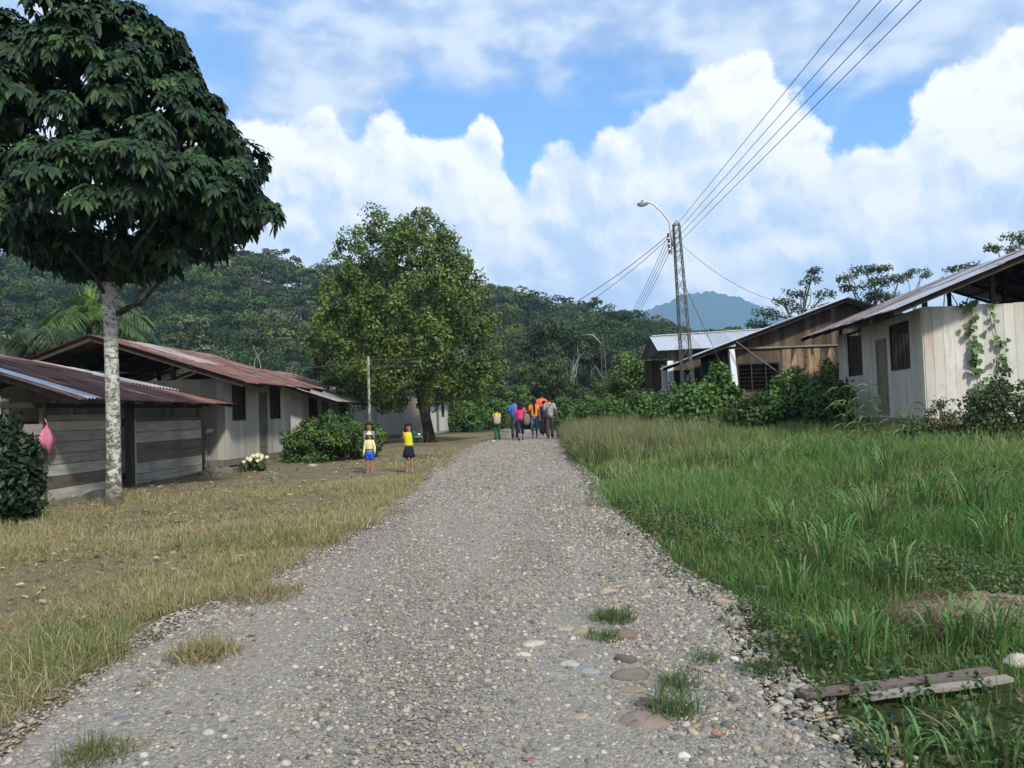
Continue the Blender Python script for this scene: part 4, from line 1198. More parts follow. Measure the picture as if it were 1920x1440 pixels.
bagmesh('sling_bag', 'dark purple-brown sling bag at the left hip of the person in striped grey', 'bag', g, 0, (-.095 * w, -.085 * w, .60 * w), (.05 * w, .035 * w, .10 * w), (.05, .035, .05), [[(-.07 * w, -.085 * w, .68 * w), (-.01 * w, -.078 * w, .76 * w), (.06 * w, -.05 * w, .85 * w), (.065 * w, .02 * w, .845 * w)]])

# children by the roadside, facing the camera
GK = 'children standing at the roadside'
YK = Yof(768, 887)
g_ = at(768, 887, YK); zk = float(gz(g_.x, g_.y))
H2 = (at(768, 797, YK).z - zk) * 1.04
o, g, w, zsh, zhip, ly, J = person('small girl in a yellow top and dark skirt with a green jacket over one arm', 768, 884, YK, H2, math.pi + .05, kid=True, stride=.0, face=True, group=GK, top=('shirt', (.58, .50, .03), .545), bottom=('skirt', (.015, .017, .035), .14), hair=('bob', BLK), sleeve=.16,
    arms=[((.055, .06, -.07), (.10, .06, .0)), ((.055, .04, -.11), (-.035, .08, .11))], skin=(.30, .165, .11))
m_ = MB()   # jacket worn on one sleeve, spreading out from the shoulder
m_.tube([ly((-.055, -.01, .82)), ly((-.10, .0, .80)), ly((-.15, .03, .745)), ly((-.215, .06, .735)), ly((-.275, .085, .705))], np.array([.040, .055, .055, .045, .030]) * w, 12, (.012, .075, .055))
loft(m_, [(ly((-.155, .02, .60)), .045 * w, .03 * w), (ly((-.13, .01, .68)), .07 * w, .045 * w), (ly((-.11, .0, .77)), .07 * w, .05 * w), (ly((-.08, -.01, .83)), .045 * w, .04 * w)], 14, (.012, .08, .06), wr=.06)
m_.tube([ly((-.20, .055, .765)), ly((-.235, .075, .755))], np.array([.030, .028]) * w, 10, (.62, .60, .45))
j_ = m_.build('jacket', MATS['cloth'], o, smooth=True)
YK2 = Yof(694, 883)
g_ = at(694, 883, YK2); H1 = (at(691, 794, YK2).z - float(gz(g_.x, g_.y))) * 1.03
o, g, w, *_ = person('older girl with shoulder-length black hair in a grey top behind the toddler', 694, 881, YK2, H1, math.pi - .05, kid=True, face=True, group=GK, top=('shirt', (.16, .17, .22)), bottom=('shorts', (.06, .07, .10), .2), hair=('bob', BLK), sleeve=.45,
    arms=[((.01, .06, -.15), (-.06, .09, -.03)), ((.01, .06, -.15), (-.06, .09, -.03))], skin=(.28, .155, .10))
YK3 = Yof(694, 888)
g_ = at(694, 888, YK3); H3 = (at(690, 813, YK3).z - float(gz(g_.x, g_.y))) * 1.03
o, g, w, zsh, zhip, ly, J = person('toddler in pale yellow cap and jumper and bright blue shorts before the older girl', 694, 884, YK3, H3, math.pi, kid=True, face=True, group=GK, top=('jumper', (.60, .56, .30), .60), bottom=('shorts', (.015, .11, .55), .1), hair=('bob', BLK), sleeve=1.0,
    arms=[((.05, .02, -.14), (.01, .04, -.14)), ((.04, .02, -.15), (.02, .03, -.17))], skin=(.30, .165, .11))
m_ = MB(); c0 = ly((0, 0, .0)); hz = 1 - .066 * 1.28
loft(m_, [(ly((0, .0, hz + .022)), .080 * w, .086 * w), (ly((0, .0, hz + .05)), .072 * w, .078 * w), (ly((0, 0, hz + .085)), .045 * w, .048 * w), (ly((0, 0, hz + .112)), .012 * w, .012 * w)], 16, (.62, .60, .40)); m_.build('cap', MATS['cloth'], o, smooth=True)

# ------------------------------------------------------------------ poles and wires
def lattice_pole(label, base, top, wb, wt, arm=True, name='lattice_pole', group='steel lattice poles carrying the wires', nb=16):
    base = Vector(base); top = Vector(top)
    root = thing(name, base, label, 'pole', group)
    T_ = np.array(top - base); SG = (.10, .105, .095)
    c = lambda t, sx, sy: T_ * t + np.array([sx, sy, 0]) * (wb + (wt - wb) * t) / 2
    for sx in (-1, 1):
        for sy in (-1, 1):
            m_ = MB(); m_.beam(c(0, sx, sy), c(1, sx, sy), .034, .034, SG); m_.build('leg', MATS['steel'], root)
    m_ = MB()
    for k in range(nb):
        t0, t1 = k / nb, (k + 1) / nb
        for (a, b) in (((-1, -1), (1, -1)), ((1, 1), (-1, 1)), ((-1, 1), (-1, -1)), ((1, -1), (1, 1))):
            m_.beam(c(t0, *a), c(t1, *b), .014, .014, SG); m_.beam(c(t0, *b), c(t1, *a), .012, .012, SG)
            if k in (nb - 2, nb - 3): m_.beam(c(t1, *a), c(t1, *b), .022, .022, SG)
    for (a, b) in (((-1, -1), (1, -1)), ((1, 1), (-1, 1)), ((-1, 1), (-1, -1)), ((1, -1), (1, 1))): m_.beam(c(1, *a), c(1, *b), .03, .03, SG)
    ap = T_ + np.array([0, 0, .14])
    m_.beam(c(1, -1, -1), ap, .02, .02, SG); m_.beam(c(1, 1, -1), ap, .02, .02, SG); m_.build('bracing', MATS['steel'], root)
    return root, c

base = at(1296, 800, 27.0); base.z = float(gz(base.x, base.y)) - .1; top = at(1268, 421, 27.0)
root, c = lattice_pole('tall steel lattice pole with street lamp beside the open pavilion', base, top, .42, .20)
off = np.array(base)
P = lambda px, py, dy=0: np.array(at(px, py, 27.0 + dy)) - off
m_ = MB(); m_.tube([P(1262, 462, -.15), P(1258, 440, -.15), P(1255, 418, -.15), P(1251, 410, -.15), P(1238, 395, -.15), P(1224, 382, -.15), P(1218, 380.5, -.15), P(1212, 380, -.15)], .028, 8, (.42, .43, .42)); m_.build('lamp_arm', MATS['steel'], root, smooth=True)
m_ = MB(); V0, F0 = ICO3; q = P(1204.5, 383, -.15); V = V0 * np.array([.19, .12, .075]); V[:, 2] = np.where(V[:, 2] < 0, V[:, 2] * .75, V[:, 2]); m_.add(V + q, [F0], (.24, .22, .17)); m_.tube([q + [0, 0, .06], q + [0, 0, .14]], [.035, .03], 8, (.25, .22, .16))
lh = m_.build('lamp_head', MATS['steel'], root, smooth=True)
m_ = MB(); V = V0 * np.array([.15, .10, .05]); m_.add(V + q + [-.02, 0, -.035], [F0], (.55, .58, .62)); m_.build('lens', MATS['steel'], lh, smooth=True)
m_ = MB(); m_.tube([P(1258, 434, -.12), P(1260, 478, -.12)], .016, 6, (.25, .24, .22)); m_.build('insulator_rack', MATS['steel'], root, smooth=True)
INS = []
for k, (px, py) in enumerate(((1253, 441), (1254, 451.5), (1254.5, 461.5), (1255.5, 472))):
    q = P(px, py, -.15); m_ = MB()
    loft(m_, [(q + [0, 0, -.06], .03, .03), (q + [0, 0, -.045], .06, .06), (q + [0, 0, -.01], .035, .035), (q + [0, 0, .01], .035, .035), (q + [0, 0, .045], .06, .06), (q + [0, 0, .06], .03, .03)], 10, (.10, .05, .04)); m_.build('insulator', MATS['steel'], root, smooth=True); INS.append(q + off)
# the next poles
b2 = at(1138, 765, 70); b2.z = .2; t2 = at(1129, 641, 70)
r2, _ = lattice_pole('farther steel lattice pole in front of the woods behind the walkers', b2, t2, .50, .30, nb=12)
o2 = np.array(b2); P2 = lambda px, py: np.array(at(px, py, 69.7)) - o2
m_ = MB(); m_.tube([P2(1127, 650), P2(1125, 642), P2(1113, 629), P2(1108, 627.5), P2(1090, 628)], .032, 6, (.30, .32, .31)); m_.build('lamp_arm', MATS['steel'], r2, smooth=True)
b3 = at(1108, 765, 105); b3.z = .2; t3 = at(1107, 702, 105)
r3, _ = lattice_pole('smallest farthest lattice pole, left of the farther one', b3, t3, .6, .4, nb=8)
b4 = Vector((5.1, -14.2, 0.1)); 
r4, _ = lattice_pole('steel lattice pole standing behind the viewpoint', b4, (4.9, -14.2, 8.6), .44, .24)
# wooden pole
wb_ = at(690, 800, 28.5); wb_.z = float(gz(wb_.x, wb_.y)); wt_ = at(690.5, 668, 28.5)
m_ = MB(); p = limb(np.array(wb_) - [0, 0, .2], wt_, 9, .004); m_.tube(p, np.linspace(.058, .045, 9), 8, (.36, .345, .31)); q = m_.build('wooden_pole', MATS['bark'], smooth=True, loc=wb_); tag(q, 'thin weathered wooden pole rising behind the hedge', 'pole')

def wire(name, label, a, b, sag, r, group, n=28, col=(.07, .07, .075), cat='wire'):
    a = np.array(a, float); b = np.array(b, float); t = np.linspace(0, 1, n)[:, None]
    p = a + (b - a) * t; p[:, 2] -= (4 * sag * t * (1 - t))[:, 0]
    m_ = MB(); m_.tube(p, r, 5, col); q = m_.build(name, MATS['wire'], smooth=True, loc=p[0]); return tag(q, label, cat, group)
for k, (px, nm) in enumerate(((1612, 'uppermost'), (1652, 'second'), (1692, 'third'), (1727, 'lowest'))):
    A = INS[k]; Ym = 12.0 - .45 * k; M = np.array(at(px, 0, Ym))
    s_ = (A[1] + 14.2) / (A[1] - Ym); E_ = A + (M - A) * s_
    wire('power_line', f'{nm} of the four power lines running overhead from the lamp pole to the top edge', A, E_, .0, .0072, 'overhead power lines toward the viewer', 12)
for k, nm in enumerate(('uppermost', 'second', 'third', 'lowest')):
    B = at(1131, 645 + 5 * k, 69.8)
    wire('distribution_line', f'{nm} of the four thin lines descending from the lamp pole to the farther pole', INS[k], B, .9, .010, 'lines toward the farther pole')
W1 = np.array(wt_) - [0, 0, .12]
wire('service_cable', 'upper of the two sagging cables from the lamp pole to the wooden pole', INS[0], W1, 1.15, .012, 'sagging cables to the wooden pole')
wire('service_cable', 'lower of the two sagging cables from the lamp pole to the wooden pole', INS[1] + [0, 0, .1], W1 - [0, 0, .18], 1.35, .010, 'sagging cables to the wooden pole')
wire('house_cable', 'cable from the wooden pole over the shed roof to the left edge', W1, at(-80, 672, 19.5), .45, .008, None)
wire('house_cable', 'cable sagging from the lamp pole to the brown hall roof', c(.9, 1, -1) + off, at(1560, 568, 29.5), .75, .008, None)
wire('guy_wire', 'thin stay slanting down from the middle of the lamp pole to the right', c(.70, 1, -1) + off, (at(1400, 770, 28).x, 28, 1.0), .0, .010, None)
wire('slanting_rod', 'brownish rod slanting across the dark opening of the brown hall', at(1380, 640, 29.2), at(1472, 708, 28.4), .0, .020, None, col=(.16, .13, .10), cat='rod')

# pink bag on the shed
q = at(74, 822, 0); 
aB, zB = along(shed_fr, 74, 797); pB = shed_fr.p(aB, -.16, 0); zt_b = along(shed_fr, 74, 797)[1]; zb_b = along(shed_fr, 74, 850)[1]
m_ = MB(); n = 22; a = np.arange(n) / n * 6.283; V = []; hh = zt_b - zb_b
prof = [(0, .02), (.06, .03), (.2, .12), (.4, .19), (.55, .23), (.66, .20), (.8, .15), (.93, .06), (1, .012)]
for k, (t, r) in enumerate(prof):
    cx_ = -.03 * math.sin(t * 4) * 1; w_ = r * (1 + .22 * np.sin(a * 4 + t * 3) + .16 * np.sin(a * 9 + 5 * t))
    V.append(np.stack([np.cos(a) * w_ * .35 + 0 * a, np.sin(a) * w_ + cx_ + .06 * (t - .5), np.full(n, zt_b - t * hh) + .03 * np.sin(a * 2) * (t > .5)], 1))
V = np.vstack(V) + np.array([pB[0], pB[1], 0]); i = np.arange(len(prof) - 1)[:, None] * n; j = np.arange(n)[None]; j2 = (j + 1) % n
m_.add(V, [np.stack([i + j, i + j2, i + n + j2, i + n + j], -1).reshape(-1, 4)], (.55, .17, .25))
m_.tube([(pB[0], pB[1], zt_b), (pB[0] - .05, pB[1], zt_b + .12)], .012, 5, (.5, .2, .25))
tag(m_.build('plastic_bag', MATS['plain'], smooth=True, loc=(pB[0], pB[1], zt_b)), 'pink plastic bag hanging on the plank wall of the shed', 'bag')
# ------------------------------------------------------------------ the big dark tree by the shed
def big_tree():
    base = at(214, 955, 14.3); base.z = float(gz(base.x, base.y))
    root = thing('broadleaf_tree', base, 'tall tree with dense dark crown of drooping leaves and pale mottled trunk beside the shed', 'tree')
    b = np.array(base)
    P = lambda px, py, dy=0: np.array(at(px, py, 14.3 + dy)) - b
    tr = MB()
    t = np.array([(0, 0, -.2), (0, 0, .05), (0, 0, .5), *(P(x, y) for x, y in ((213, 850), (212, 780), (210, 700), (208, 640), (206, 575), (203, 530)))])
    tr.tube(t, [.20, .155, .128, .122, .120, .118, .115, .112, .11], 14, (.4, .4, .38))
    # limbs
    trunk_mb = tr; tr = MB()
    def L(pts, r0, r1, n=7):
        pts = np.array(pts); s = np.linspace(0, len(pts) - 1, 9)
        q = np.stack([np.interp(s, np.arange(len(pts)), pts[:, k]) for k in range(3)], 1)
        q[1:-1] += rng.normal(0, .025, (7, 3))
        tr.tube(q, np.linspace(r0, r1, 9) * .85, n, (.085, .075, .06))
    top = t[-1]
    L([P(206, 590), P(232, 580, .1), P(262, 565, .2), P(300, 530, .3), P(350, 480, .4), P(400, 430, .5)], .06, .02)
    L([P(222, 590), P(250, 572, -.1), P(270, 540, -.2), P(285, 500, -.3), P(320, 430, -.5)], .045, .015)
    L([top, P(225, 480), P(240, 400), P(260, 300), P(250, 180), P(220, 90)], .085, .02)
    L([top, P(190, 490, .2), P(160, 440, .5), P(110, 380, .9), P(60, 330, 1.1)], .06, .02)
    L([P(208, 560), P(180, 520, -.3), P(140, 480, -.8), P(100, 430, -1.2), P(70, 380, -1.5)], .055, .02)
    L([P(208, 545), P(175, 515), P(100, 490, .2), P(20, 470, .4), P(-10, 460, .4)], .04, .01)
    L([top, P(210, 470, 1.0), P(200, 380, 1.6), P(190, 250, 1.5)], .06, .02)
    L([top, P(250, 470, -.8), P(300, 400, -1.4), P(330, 300, -1.3)], .06, .02)
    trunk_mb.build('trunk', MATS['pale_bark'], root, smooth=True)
    tr.build('branches', MATS['bark'], root, smooth=True)
    # crown envelope: half widths by height, from the outline
    prof = [(-12, 60, 250), (20, 35, 300), (60, 12, 335), (110, -10, 368), (160, -15, 395), (210, -25, 435), (260, -35, 465), (320, -45, 482),
            (370, -55, 500), (400, -60, 500), (425, -60, 460), (445, 0, 420), (462, 80, 350), (472, 130, 300)]
    pz = np.array([P(200, y)[2] for y, a, c in prof]); cx = np.array([P((a + c) / 2, y)[0] for y, a, c in prof]); hw = np.array([(P(c, y)[0] - P(a, y)[0]) / 2 for y, a, c in prof])
    order = np.argsort(pz); pz = pz[order]; cx = cx[order]; hw = hw[order]
    cr = MB()
    nl = 168
    z = rng.uniform(pz[0] + .1, pz[-1] - .62, nl * 4); w = np.interp(z, pz, hw); z = z[rng.random(len(z)) < (w / w.max())][:nl]; nl = len(z)
    w = np.interp(z, pz, hw) * .94; c0 = np.interp(z, pz, cx); th = rng.random(nl) * 6.283
    lr = rng.uniform(.26, .62, nl)
    rr = np.where(rng.random(nl) < .8, rng.uniform(.86, 1.10, nl), rng.uniform(.3, .8, nl))
    LC = np.stack([c0 + np.cos(th) * np.maximum(w - lr * .8 - .22, .1) * rr, np.sin(th) * np.maximum(np.minimum(w, 2.8) - lr * .8, .1) * rr, z], 1)
    ex = np.array([P(x, y, d_) for x, y, d_ in ((478, 388, .2), (445, 405, 0), (440, 330, -.3), (412, 250, .2), (330, 140, 0), (270, 62, .2), (385, 200, -.2), (55, 128, .3), (118, 64, 0), (185, 34, .2), (440, 375, .5),
        (150, 462, .3), (230, 468, -.5), (300, 448, .3), (60, 415, -.4), (10, 412, 0), (385, 412, .2), (170, 470, .4), (305, 85, 0), (330, 115, .3), (240, 46, -.2), (90, 92, 0), (118, 458, -.2), (345, 432, .1), (-20, 425, .2), (20, 430, .3),
        (295, 75, -.5), (350, 160, -.4), (395, 235, -.3), (205, 30, -.3), (150, 42, .3), (455, 300, .1), (495, 400, -.1), (270, 470, .5), (330, 455, .6), (150, 488, 0), (200, 492, .6), (268, 490, -.1), (318, 478, -.3), (110, 475, .5))])
    LC = np.vstack([LC, ex]); lr = np.concatenate([lr, rng.uniform(.28, .46, len(ex))])
    per_l = 27
    idx = np.repeat(np.arange(len(LC)), per_l); n = len(idx)
    cc_ = LC.mean(0)
    outl = LC - cc_; outl /= np.linalg.norm(outl, axis=1)[:, None]
    d = unit(n) + outl[idx] * .55 + np.array([0, 0, .35]); d /= np.linalg.norm(d, axis=1)[:, None]
    C = LC[idx] + d * (lr[idx] * rng.uniform(.75, 1.05, n))[:, None] * np.array([1, 1, .72])
    out = d + np.array([0, 0, .35]); out /= np.linalg.norm(out, axis=1)[:, None]
    COLS = [(.015, .038, .016), (.020, .050, .017), (.011, .028, .014), (.032, .066, .020), (.016, .037, .020)]
    base_c = pick(COLS, n, .2)
    base_c[rng.random(n) < .02] = (.05, .10, .022)
    per = 10
    a0 = rng.random(n) * 6.28
    V = []; Cc = []
    for k in range(per):
        a = a0 + k * 6.283 / per + rng.normal(0, .15, n)
        ref = np.tile([0, 0, 1.0], (n, 1))
        x = np.cross(out, ref + rng.normal(0, .05, (n, 3))); x /= np.linalg.norm(x, axis=1)[:, None]
        y = np.cross(out, x)
        dirn = np.cos(a)[:, None] * x + np.sin(a)[:, None] * y + out * rng.uniform(.05, .5, (n, 1))
        dirn /= np.linalg.norm(dirn, axis=1)[:, None]
        L_ = (rng.uniform(.11, .22, n) * rng.uniform(.75, 1.15))[:, None]; Wd = L_ * rng.uniform(.36, .50, (n, 1))
        side = np.cross(dirn, out); side /= np.linalg.norm(side, axis=1)[:, None] + 1e-9
        side = side + rng.normal(0, .15, (n, 3))
        g = np.array([0, 0, -1.0])
        def pt(t, sag): return C + dirn * L_ * t + g * L_ * sag
        p0 = pt(0.06, 0); p1 = pt(.45, .05); p2 = pt(.80, .22); p3 = pt(1.02, .50)
        fold = out * Wd * .10
        V.append(np.stack([p0, p1 + side * Wd * .46 + fold, p1, p1 - side * Wd * .46 + fold, p2 + side * Wd * .42 + fold, p2, p2 - side * Wd * .42 + fold, p3], 1))
        Cc.append(np.clip(base_c * (1 + rng.normal(0, .15, (n, 1))), .003, 1))
    V = np.concatenate(V).reshape(-1, 3); Cc = np.concatenate(Cc); N_ = len(Cc)
    o = np.arange(N_)[:, None] * 8
    cr.add(V, [np.concatenate([o + [1, 4, 5, 2], o + [2, 5, 6, 3]]), np.concatenate([o + [0, 1, 2], o + [0, 2, 3], o + [4, 7, 5], o + [5, 7, 6]])], np.repeat(Cc, 8, axis=0))
    cr.build('crown', MATS['leaf_gloss'], root, smooth=False)
big_tree()

# ------------------------------------------------------------------ the round leafy tree further on
def round_tree():
    Y = 35.0
    base = at(808, 832, Y); base.z = float(gz(base.x, base.y)) 
    root = thing('round_tree', base, 'large round tree with small bright green leaves standing before the whitish house', 'tree')
    b = np.array(base); P = lambda px, py, dy=0: np.array(at(px, py, Y + dy)) - b
    tr = MB()
    q = np.array([P(812, 845), P(806, 825), P(800, 790), P(792, 757), P(786, 720), P(778, 660)])
    tr.tube(q, [.40, .27, .22, .20, .19, .16], 11, (.075, .062, .05))
    for px, py, dy in ((700, 660, 1), (650, 600, -1), (720, 520, .5), (800, 480, -.5), (860, 560, 1), (890, 640, -1), (760, 440, .3), (780, 560, -2), (740, 580, 2.2)):
        tr.tube(limb(q[-2 if py > 560 else -1], P(px, py, dy), 7, .06), np.linspace(.11, .03, 7), 6, (.10, .085, .07))
    for px, py in ((560 + 140, 752), (725, 745)):
        tr.tube(limb(q[-2], P(px, py, .3), 6, .08), np.linspace(.05, .015, 6), 5, (.10, .085, .07))
    tr.build('trunk', MATS['bark'], root, smooth=True)
    prof = [(425, 705, 820), (440, 680, 840), (460, 662, 858), (480, 645, 872), (510, 625, 890), (545, 606, 905), (580, 592, 925), (620, 588, 930), (660, 585, 940), (700, 612, 945), (730, 632, 925), (752, 690, 870), (765, 730, 800)]
    pz = np.array([P(770, y)[2] for y, a, c in prof]); cx = np.array([P((a + c) / 2, y)[0] for y, a, c in prof]); hw = np.array([(P(c, y)[0] - P(a, y)[0]) / 2 for y, a, c in prof])
    o = np.argsort(pz); pz, cx, hw = pz[o], cx[o], hw[o]
    n = 430
    z = rng.uniform(pz[0] + .2, pz[-1] - .1, n * 4); w = np.interp(z, pz, hw); z = z[rng.random(len(z)) < w / w.max()][:n]
    n = len(z); w = np.interp(z, pz, hw); c0 = np.interp(z, pz, cx); th = rng.random(n) * 6.283
    rr = np.where(rng.random(n) < .75, rng.uniform(.84, 1.0, n), rng.uniform(.3, .85, n))
    lump = 1 + .06 * np.sin(th * 4 + z * 1.4) + .04 * np.sin(th * 7 - z * 2)
    C = np.stack([c0 + np.cos(th) * np.maximum(w * rr * lump - .38, .1), np.sin(th) * np.maximum(np.minimum(w, 3.9) * rr * lump - .35, .1), z], 1)
    ext = np.array([P(x, y, d) for x, y, d in ((700, 398, 0), (706, 420, .3), (716, 404, -.3), (690, 432, .3), (728, 428, 0), (780, 404, .4), (798, 398, -.2), (790, 420, 0), (812, 414, 0), (828, 430, .2), (846, 446, -.3), (866, 476, 0), (880, 494, .2), (896, 520, 0), (905, 545, .2),
        (641, 458, 0), (632, 478, .3), (655, 446, .2), (668, 436, -.3), (612, 520, 0), (604, 550, .3), (594, 600, 0), (588, 640, .4), (598, 690, 0), (606, 725, .2), (925, 600, 0), (934, 650, 0), (940, 690, .2), (934, 722, 0), (640, 745, 0), (670, 752, .3), (900, 745, 0), (765, 420, 0), (745, 436, .2))])
    C = np.vstack([C, ext])
    cr = MB()
    COLS = [(.088, .135, .028), (.065, .112, .026), (.105, .155, .030), (.050, .088, .022), (.135, .180, .032), (.075, .118, .030)]
    clumps(cr, C, rng.uniform(.26, .62, len(C)), 104, .17, .10, COLS, shell=.45, cj=.20, up=.35)
    # paler upright shoots around the outside
    k = 120; z = rng.uniform(pz[0] + .5, pz[-1], k); w = np.interp(z, pz, hw); c0 = np.interp(z, pz, cx); th = rng.random(k) * 6.283
    S = np.stack([c0 + np.cos(th) * (w - .1), np.sin(th) * np.minimum(w, 3.9), z], 1)
    clumps(cr, S, rng.uniform(.14, .26, k), 34, .17, .10, [(.085, .135, .028), (.10, .15, .03), (.06, .11, .025)], shell=.3, flat_=1.5, up=.4)
    cr.build('crown', MATS['leaf'], root)
round_tree()

# ------------------------------------------------------------------ trees on the right behind the houses
UM = [(.040, .065, .022), (.052, .080, .026), (.034, .055, .020), (.065, .092, .034)]
def px_tree(name, label, px, pyb, Y, masses, tr_r, leaf, cols, nleaf=110, per=7, cr=.8, group=None, lean_px=None, bark=(.17, .15, .12), split=.55, cat='tree', flat_=.55, g0=None, shell=.5):
    """masses: (px, py, rx_px, ry_px, depth offset)"""
    b = at(px, pyb, Y); b.z = float(gz(b.x, b.y)) if g0 is None else g0
    bl = []
    for (mx, my, rx, ry, dy) in masses:
        q = at(mx, my, Y + dy) - b
        s = Y / F
        bl.append((q.x, dy, q.z, rx * s, max(rx * s * .7, .4), ry * s))
    H = max(x[2] for x in bl)
    ln = (0, 0)
    if lean_px is not None:
        q = at(lean_px[0], lean_px[1], Y) - b; ln = (q.x, 0); split = q.z / H
    return make_tree(name, b, label, cat, group, H, bl, tr_r, leaf, cols, nleaf, cr, bark, per=per, split=split, lean=ln, flat_=flat_, shell=shell)
px_tree('feathery_tree', 'tall loose tree with airy tiers of leaves rising behind the brown hall', 1500, 700, 62,
        [(1518, 528, 20, 6, 0), (1502, 548, 30, 6, 1), (1545, 552, 22, 6, 0), (1470, 568, 26, 6, -1), (1440, 590, 34, 7, 0), (1520, 580, 40, 8, 1), (1410, 606, 24, 5, 0), (1480, 612, 60, 8, 0), (1522, 510, 9, 3, 0), (1560, 588, 22, 8, 0)],
        .24, .26, UM, 46, 7, .62, lean_px=(1505, 620))
px_tree('umbrella_tree', 'dark flat-topped umbrella tree against the sky between the two right roofs', 1630, 700, 68,
        [(1588, 522, 16, 4, 0), (1618, 508, 24, 5, 0), (1655, 504, 22, 5, 1), (1600, 538, 22, 5, 1), (1640, 530, 30, 6, -1), (1682, 522, 14, 4, 0), (1630, 556, 34, 6, 0), (1665, 560, 24, 6, 0)],
        .26, .28, UM[:3], 56, 9, .70, lean_px=(1632, 590))
px_tree('slender_tree', 'slender small-headed tree just right of the dark umbrella tree', 1715, 700, 80,
        [(1702, 516, 10, 3, 0), (1722, 508, 14, 4, 0), (1738, 516, 5, 3, 0)], .12, .28, [(.07, .085, .03), (.055, .075, .03)], 40, 6, .55, lean_px=(1715, 545), bark=(.22, .20, .16))
px_tree('roofside_tree', 'low dull-topped tree peeping over the middle of the rusty right roof', 1815, 640, 75,
        [(1790, 506, 14, 4, 0), (1818, 500, 16, 4, 0), (1768, 530, 14, 4, 0), (1840, 512, 18, 5, 0)], .2, .3, [(.06, .075, .03), (.05, .065, .025)], 46, 7, .6)
px_tree('layered_tree', 'brownish layered tree over the right house roof at the picture edge', 1900, 640, 48,
        [(1868, 464, 20, 4, 0), (1898, 446, 22, 5, 0), (1895, 472, 24, 4, .5), (1925, 455, 24, 8, 0), (1945, 480, 34, 10, 0)], .18, .22, [(.07, .085, .028), (.055, .075, .022), (.085, .09, .03)], 50, 8, .45)
px_tree('yellow_green_tree', 'bushy yellow-green tree left of the open pavilion', 1190, 800, 47,
        [(1190, 680, 26, 20, 0), (1205, 700, 28, 18, 0), (1175, 705, 26, 20, 0), (1195, 730, 40, 22, 0), (1160, 725, 20, 16, 1), (1222, 735, 24, 18, 1)], .12, .22, [(.07, .12, .022), (.09, .14, .028), (.05, .09, .02)], 90, 13, .55, flat_=.8)

# ------------------------------------------------------------------ trees of the valley floor, one by one
VG = [[(.030, .052, .018), (.038, .062, .020), (.048, .072, .024)], [(.045, .075, .024), (.055, .088, .026)], [(.060, .095, .024), (.075, .11, .03)], [(.024, .044, .018), (.032, .052, .018)]]
protos = []
def valley_proto(k):
    r = np.random.default_rng(k)
    H = (9.5, 8, 7, 11)[k]
    bl = []
    for q in range((8, 7, 7, 9)[k]):
        a = r.random() * 6.28; d = r.random() ** .5 * (2.8, 2.6, 2.3, 3.1)[k]
        bl.append((math.cos(a) * d, math.sin(a) * d, H * r.uniform(.42, .95) - d * .45, 1.5, 1.5, .9))
    return make_tree(('tree', 'tree', 'tree', 'tree')[k], (0, 0, 0), 'tree', 'tree', None, H, bl, .16, .34, VG[k], 62, .8, (.26, .25, .21) if k in (0, 3) else (.13, .12, .10), per=8, flat_=.6, split=.6)
protos = [valley_proto(k) for k in range(4)]
VL = ['dull green broad tree of the woods at the foot of the hill', 'mid green tree of the woods at the foot of the hill', 'bright green low tree of the woods at the foot of the hill', 'tall dark green tree of the woods at the foot of the hill']
spots = []
def spot(px, Y, k, s, dz=0.0): spots.append((px, Y, k, s, dz))
r_ = np.random.default_rng(11)
for px in range(-120, 2050, 42):
    Y = r_.uniform(96, 118)
    if px > 1380 and r_.random() < .3: continue
    spot(px + r_.uniform(-15, 15), Y, int(r_.integers(0, 4)), r_.uniform(.8, 1.25))
for px in range(-60, 1260, 62):
    spot(px + r_.uniform(-20, 20), r_.uniform(74, 92), int(r_.integers(0, 4)), r_.uniform(.65, 1.0))
for px in range(835, 1240, 44):
    spot(px + r_.uniform(-12, 12), r_.uniform(58, 70), int(r_.integers(1, 3)), r_.uniform(.5, .75))
for px in (1330, 1420, 1500, 1590, 1680, 1770, 1860, 1950): spot(px, r_.uniform(60, 80), int(r_.integers(0, 3)), r_.uniform(.7, .9))
used = [False] * 4
for i, (px, Y, k, s, dz) in enumerate(spots):
    o = protos[k] if not used[k] else copy_tree(protos[k])
    used[k] = True
    d = ray(px, 760); x = d.x / d.y * Y
    o.location = (x, Y, (float(gz(x, Y)) if Y < 95 else max(.1, float(hill_z(x, Y)))) - .1)
    o.rotation_euler = (0, 0, r_.random() * 6.28); o.scale = (s, s, s * r_.uniform(.85, 1.15))
    o['label'] = VL[k]; o['group'] = 'trees of the woods at the foot of the hill'

